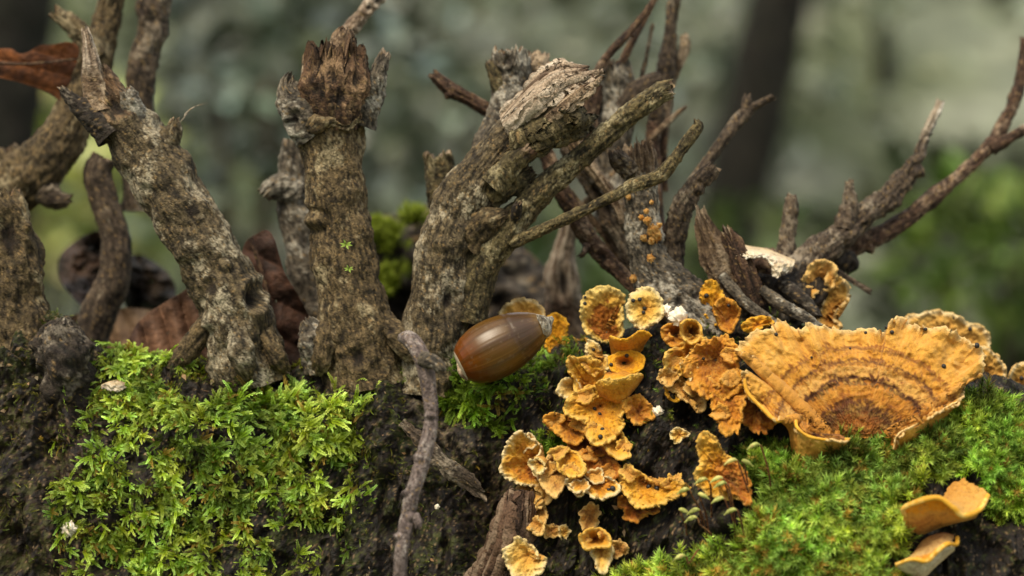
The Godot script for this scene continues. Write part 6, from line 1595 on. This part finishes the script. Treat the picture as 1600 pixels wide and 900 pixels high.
	for i in 260:
		var spot: Array = [[598, 378, 30, 18], [606, 436, 32, 9], [592, 366, 22, 10], [648, 350, 12, 8], [600, 456, 20, 9]][i % 5]
		var p := at(spot[0] + rng.randfn() * spot[2] * 0.5, spot[1] + rng.randfn() * spot[3] * 0.5, -94.0 + rng.randf_range(-4, 5))
		var d := Vector3(rng.randf_range(-0.7, 0.7), rng.randf_range(0.2, 1.0), rng.randf_range(0.0, 1.0)).normalized()
		var sx := d.cross(Vector3(0, 0, 1)).normalized()
		mm.set_instance_transform(i, Transform3D(Basis(sx, d, sx.cross(d)) * 0.006, p - root.position))
		mm.set_instance_color(i, Color(0.62, 0.62, 0.4))
	var o := MultiMeshInstance3D.new()
	o.name = "moss_shoots"
	root.add_child(o, true)
	o.set_meta("kind", "stuff")
	o.multimesh = mm
	o.material_override = M.moss


# ---------------------------------------------------------------- materials
func tile(n: FastNoiseLite, side: int, lo: float, hi: float, power := 1.0) -> ImageTexture:
	var im := n.get_seamless_image(side, side)
	im.convert(Image.FORMAT_L8)
	var d := im.get_data()
	for i in d.size():
		d[i] = int(255.0 * lerpf(lo, hi, pow(d[i] / 255.0, power)))
	return ImageTexture.create_from_image(Image.create_from_data(side, side, false, Image.FORMAT_L8, d))


func noise(kind: int, freq: float, oct: int, sd: int, fractal := FastNoiseLite.FRACTAL_FBM) -> FastNoiseLite:
	var n := FastNoiseLite.new()
	n.noise_type = kind
	n.frequency = freq
	n.seed = sd
	n.fractal_type = fractal if oct > 1 else FastNoiseLite.FRACTAL_NONE
	n.fractal_octaves = oct
	return n


func mat(rough: float, tex: Texture2D, height: Texture2D, tiles: float, bump_cm: float) -> StandardMaterial3D:
	var m := StandardMaterial3D.new()
	m.vertex_color_use_as_albedo = true
	m.roughness = rough
	m.metallic_specular = 0.4
	m.uv1_triplanar = true
	m.uv1_scale = Vector3.ONE * tiles
	if tex:
		m.albedo_texture = tex
	if height:
		m.heightmap_enabled = true
		m.heightmap_texture = height
		m.heightmap_scale = bump_cm
	return m


func build_materials() -> void:
	var S := FastNoiseLite.TYPE_SIMPLEX_SMOOTH
	var grain := tile(noise(S, 0.022, 5, 11), 512, 0.50, 1.0, 0.8)
	var crack := tile(noise(S, 0.016, 5, 12, FastNoiseLite.FRACTAL_RIDGED), 512, 0.0, 1.0)
	var fuzz := tile(noise(S, 0.06, 4, 13), 512, 0.0, 1.0)
	var fuzzc := tile(noise(S, 0.05, 4, 14), 512, 0.78, 1.0, 0.8)
	M.bark = mat(0.88, grain, crack, 120.0, 0.030)
	M.far_bark = mat(0.95, grain, crack, 4.0, 0.4)
	M.log = mat(0.74, grain, crack, 48.0, 0.05)
	M.fungus = mat(0.9, fuzzc, fuzz, 95.0, 0.03)
	M.fungus.rim_enabled = true
	M.fungus.rim = 0.12
	M.fungus.rim_tint = 0.3
	M.flesh = mat(0.7, null, fuzz, 80.0, 0.008)
	M.leaf = mat(0.75, grain, fuzz, 40.0, 0.02)
	M.leaf.backlight_enabled = true
	M.leaf.backlight = Color(0.25, 0.14, 0.08)
	M.acorn = mat(0.34, null, null, 1.0, 0.0)
	M.acorn.metallic_specular = 0.42
	M.acorn.clearcoat_enabled = true
	M.acorn.clearcoat = 0.12
	M.acorn.clearcoat_roughness = 0.25
	M.moss = mat(0.65, null, null, 1.0, 0.0)
	M.moss.metallic_specular = 0.22
	M.moss.backlight_enabled = true
	M.moss.backlight = Color(0.6, 0.62, 0.3)
	M.glossy_leaf = mat(0.35, null, null, 1.0, 0.0)
	M.glossy_leaf.metallic_specular = 0.6
	M.dull_leaf = mat(0.7, null, null, 1.0, 0.0)
	M.dull_leaf.backlight_enabled = true
	M.dull_leaf.backlight = Color(0.4, 0.5, 0.2)
	M.ground = mat(0.95, grain, null, 1.5, 0.0)
	M.speck = StandardMaterial3D.new()
	M.speck.albedo_color = Color(0.10, 0.085, 0.075)
	M.speck.roughness = 0.6
	var b := SphereMesh.new()
	b.radius = 1.0
	b.height = 2.0
	b.radial_segments = 12
	b.rings = 6
	M.dot_mesh = b


func _ready() -> void:
	# ---- camera
	var cam := Camera3D.new()
	cam.name = "camera"
	add_child(cam)
	cam.position = Vector3(0, EYE_Y, D)
	cam.fov = rad_to_deg(2.0 * atan(450.0 * K / D))
	cam.near = 0.02
	cam.far = 600.0
	var lens := CameraAttributesPhysical.new()
	lens.frustum_focal_length = 90.0
	lens.exposure_aperture = 10.0
	lens.frustum_focus_distance = 0.497
	lens.frustum_near = 0.02
	lens.frustum_far = 600.0
	cam.attributes = lens
	cam.fov = rad_to_deg(2.0 * atan(450.0 * K / D))
	# ---- overcast sky
	var env := Environment.new()
	env.background_mode = Environment.BG_SKY
	var sm := ProceduralSkyMaterial.new()
	sm.sky_top_color = Color(0.72, 0.74, 0.765)
	sm.sky_horizon_color = Color(0.50, 0.51, 0.50)
	sm.sky_curve = 0.35
	sm.ground_bottom_color = Color(0.22, 0.22, 0.18)
	sm.ground_horizon_color = Color(0.45, 0.46, 0.42)
	sm.sky_energy_multiplier = 1.0
	sm.sun_angle_max = 20.0
	var sky := Sky.new()
	sky.sky_material = sm
	env.sky = sky
	env.tonemap_mode = Environment.TONE_MAPPER_LINEAR
	env.tonemap_exposure = 2.65
	env.sdfgi_enabled = true
	env.ssao_enabled = true
	env.ssil_enabled = true
	var we := WorldEnvironment.new()
	we.name = "environment"
	we.environment = env
	add_child(we)
	# ---- soft sun behind cloud, high on the left and a little in front
	var sun := DirectionalLight3D.new()
	sun.name = "sun"
	add_child(sun)
	sun.light_energy = 0.5
	sun.light_angular_distance = 24.0
	sun.light_color = Color(1.0, 0.95, 0.86)
	sun.shadow_enabled = true
	sun.look_at_from_position(Vector3(-0.38, 1.0, 0.62), Vector3.ZERO)
	# ---- noise used for shapes
	nz = noise(FastNoiseLite.TYPE_SIMPLEX_SMOOTH, 0.1, 1, 1)
	nf = noise(FastNoiseLite.TYPE_SIMPLEX_SMOOTH, 0.1, 3, 2)
	nr = noise(FastNoiseLite.TYPE_SIMPLEX_SMOOTH, 0.1, 3, 3, FastNoiseLite.FRACTAL_RIDGED)
	nc = noise(FastNoiseLite.TYPE_CELLULAR, 0.1, 1, 4)
	build_materials()
	var t0 := Time.get_ticks_msec()
	var root := build_log()
	print("log ", Time.get_ticks_msec() - t0)
	build_stems(root)
	print("stems ", Time.get_ticks_msec() - t0)
	build_moss()
	print("moss ", Time.get_ticks_msec() - t0)
	build_far()
	print("far ", Time.get_ticks_msec() - t0)
	build_big()
	build_small()
	print("fungi ", Time.get_ticks_msec() - t0)
	build_acorn()
	build_sticks()
	build_leaves()
	build_bits()
	print("all ", Time.get_ticks_msec() - t0)
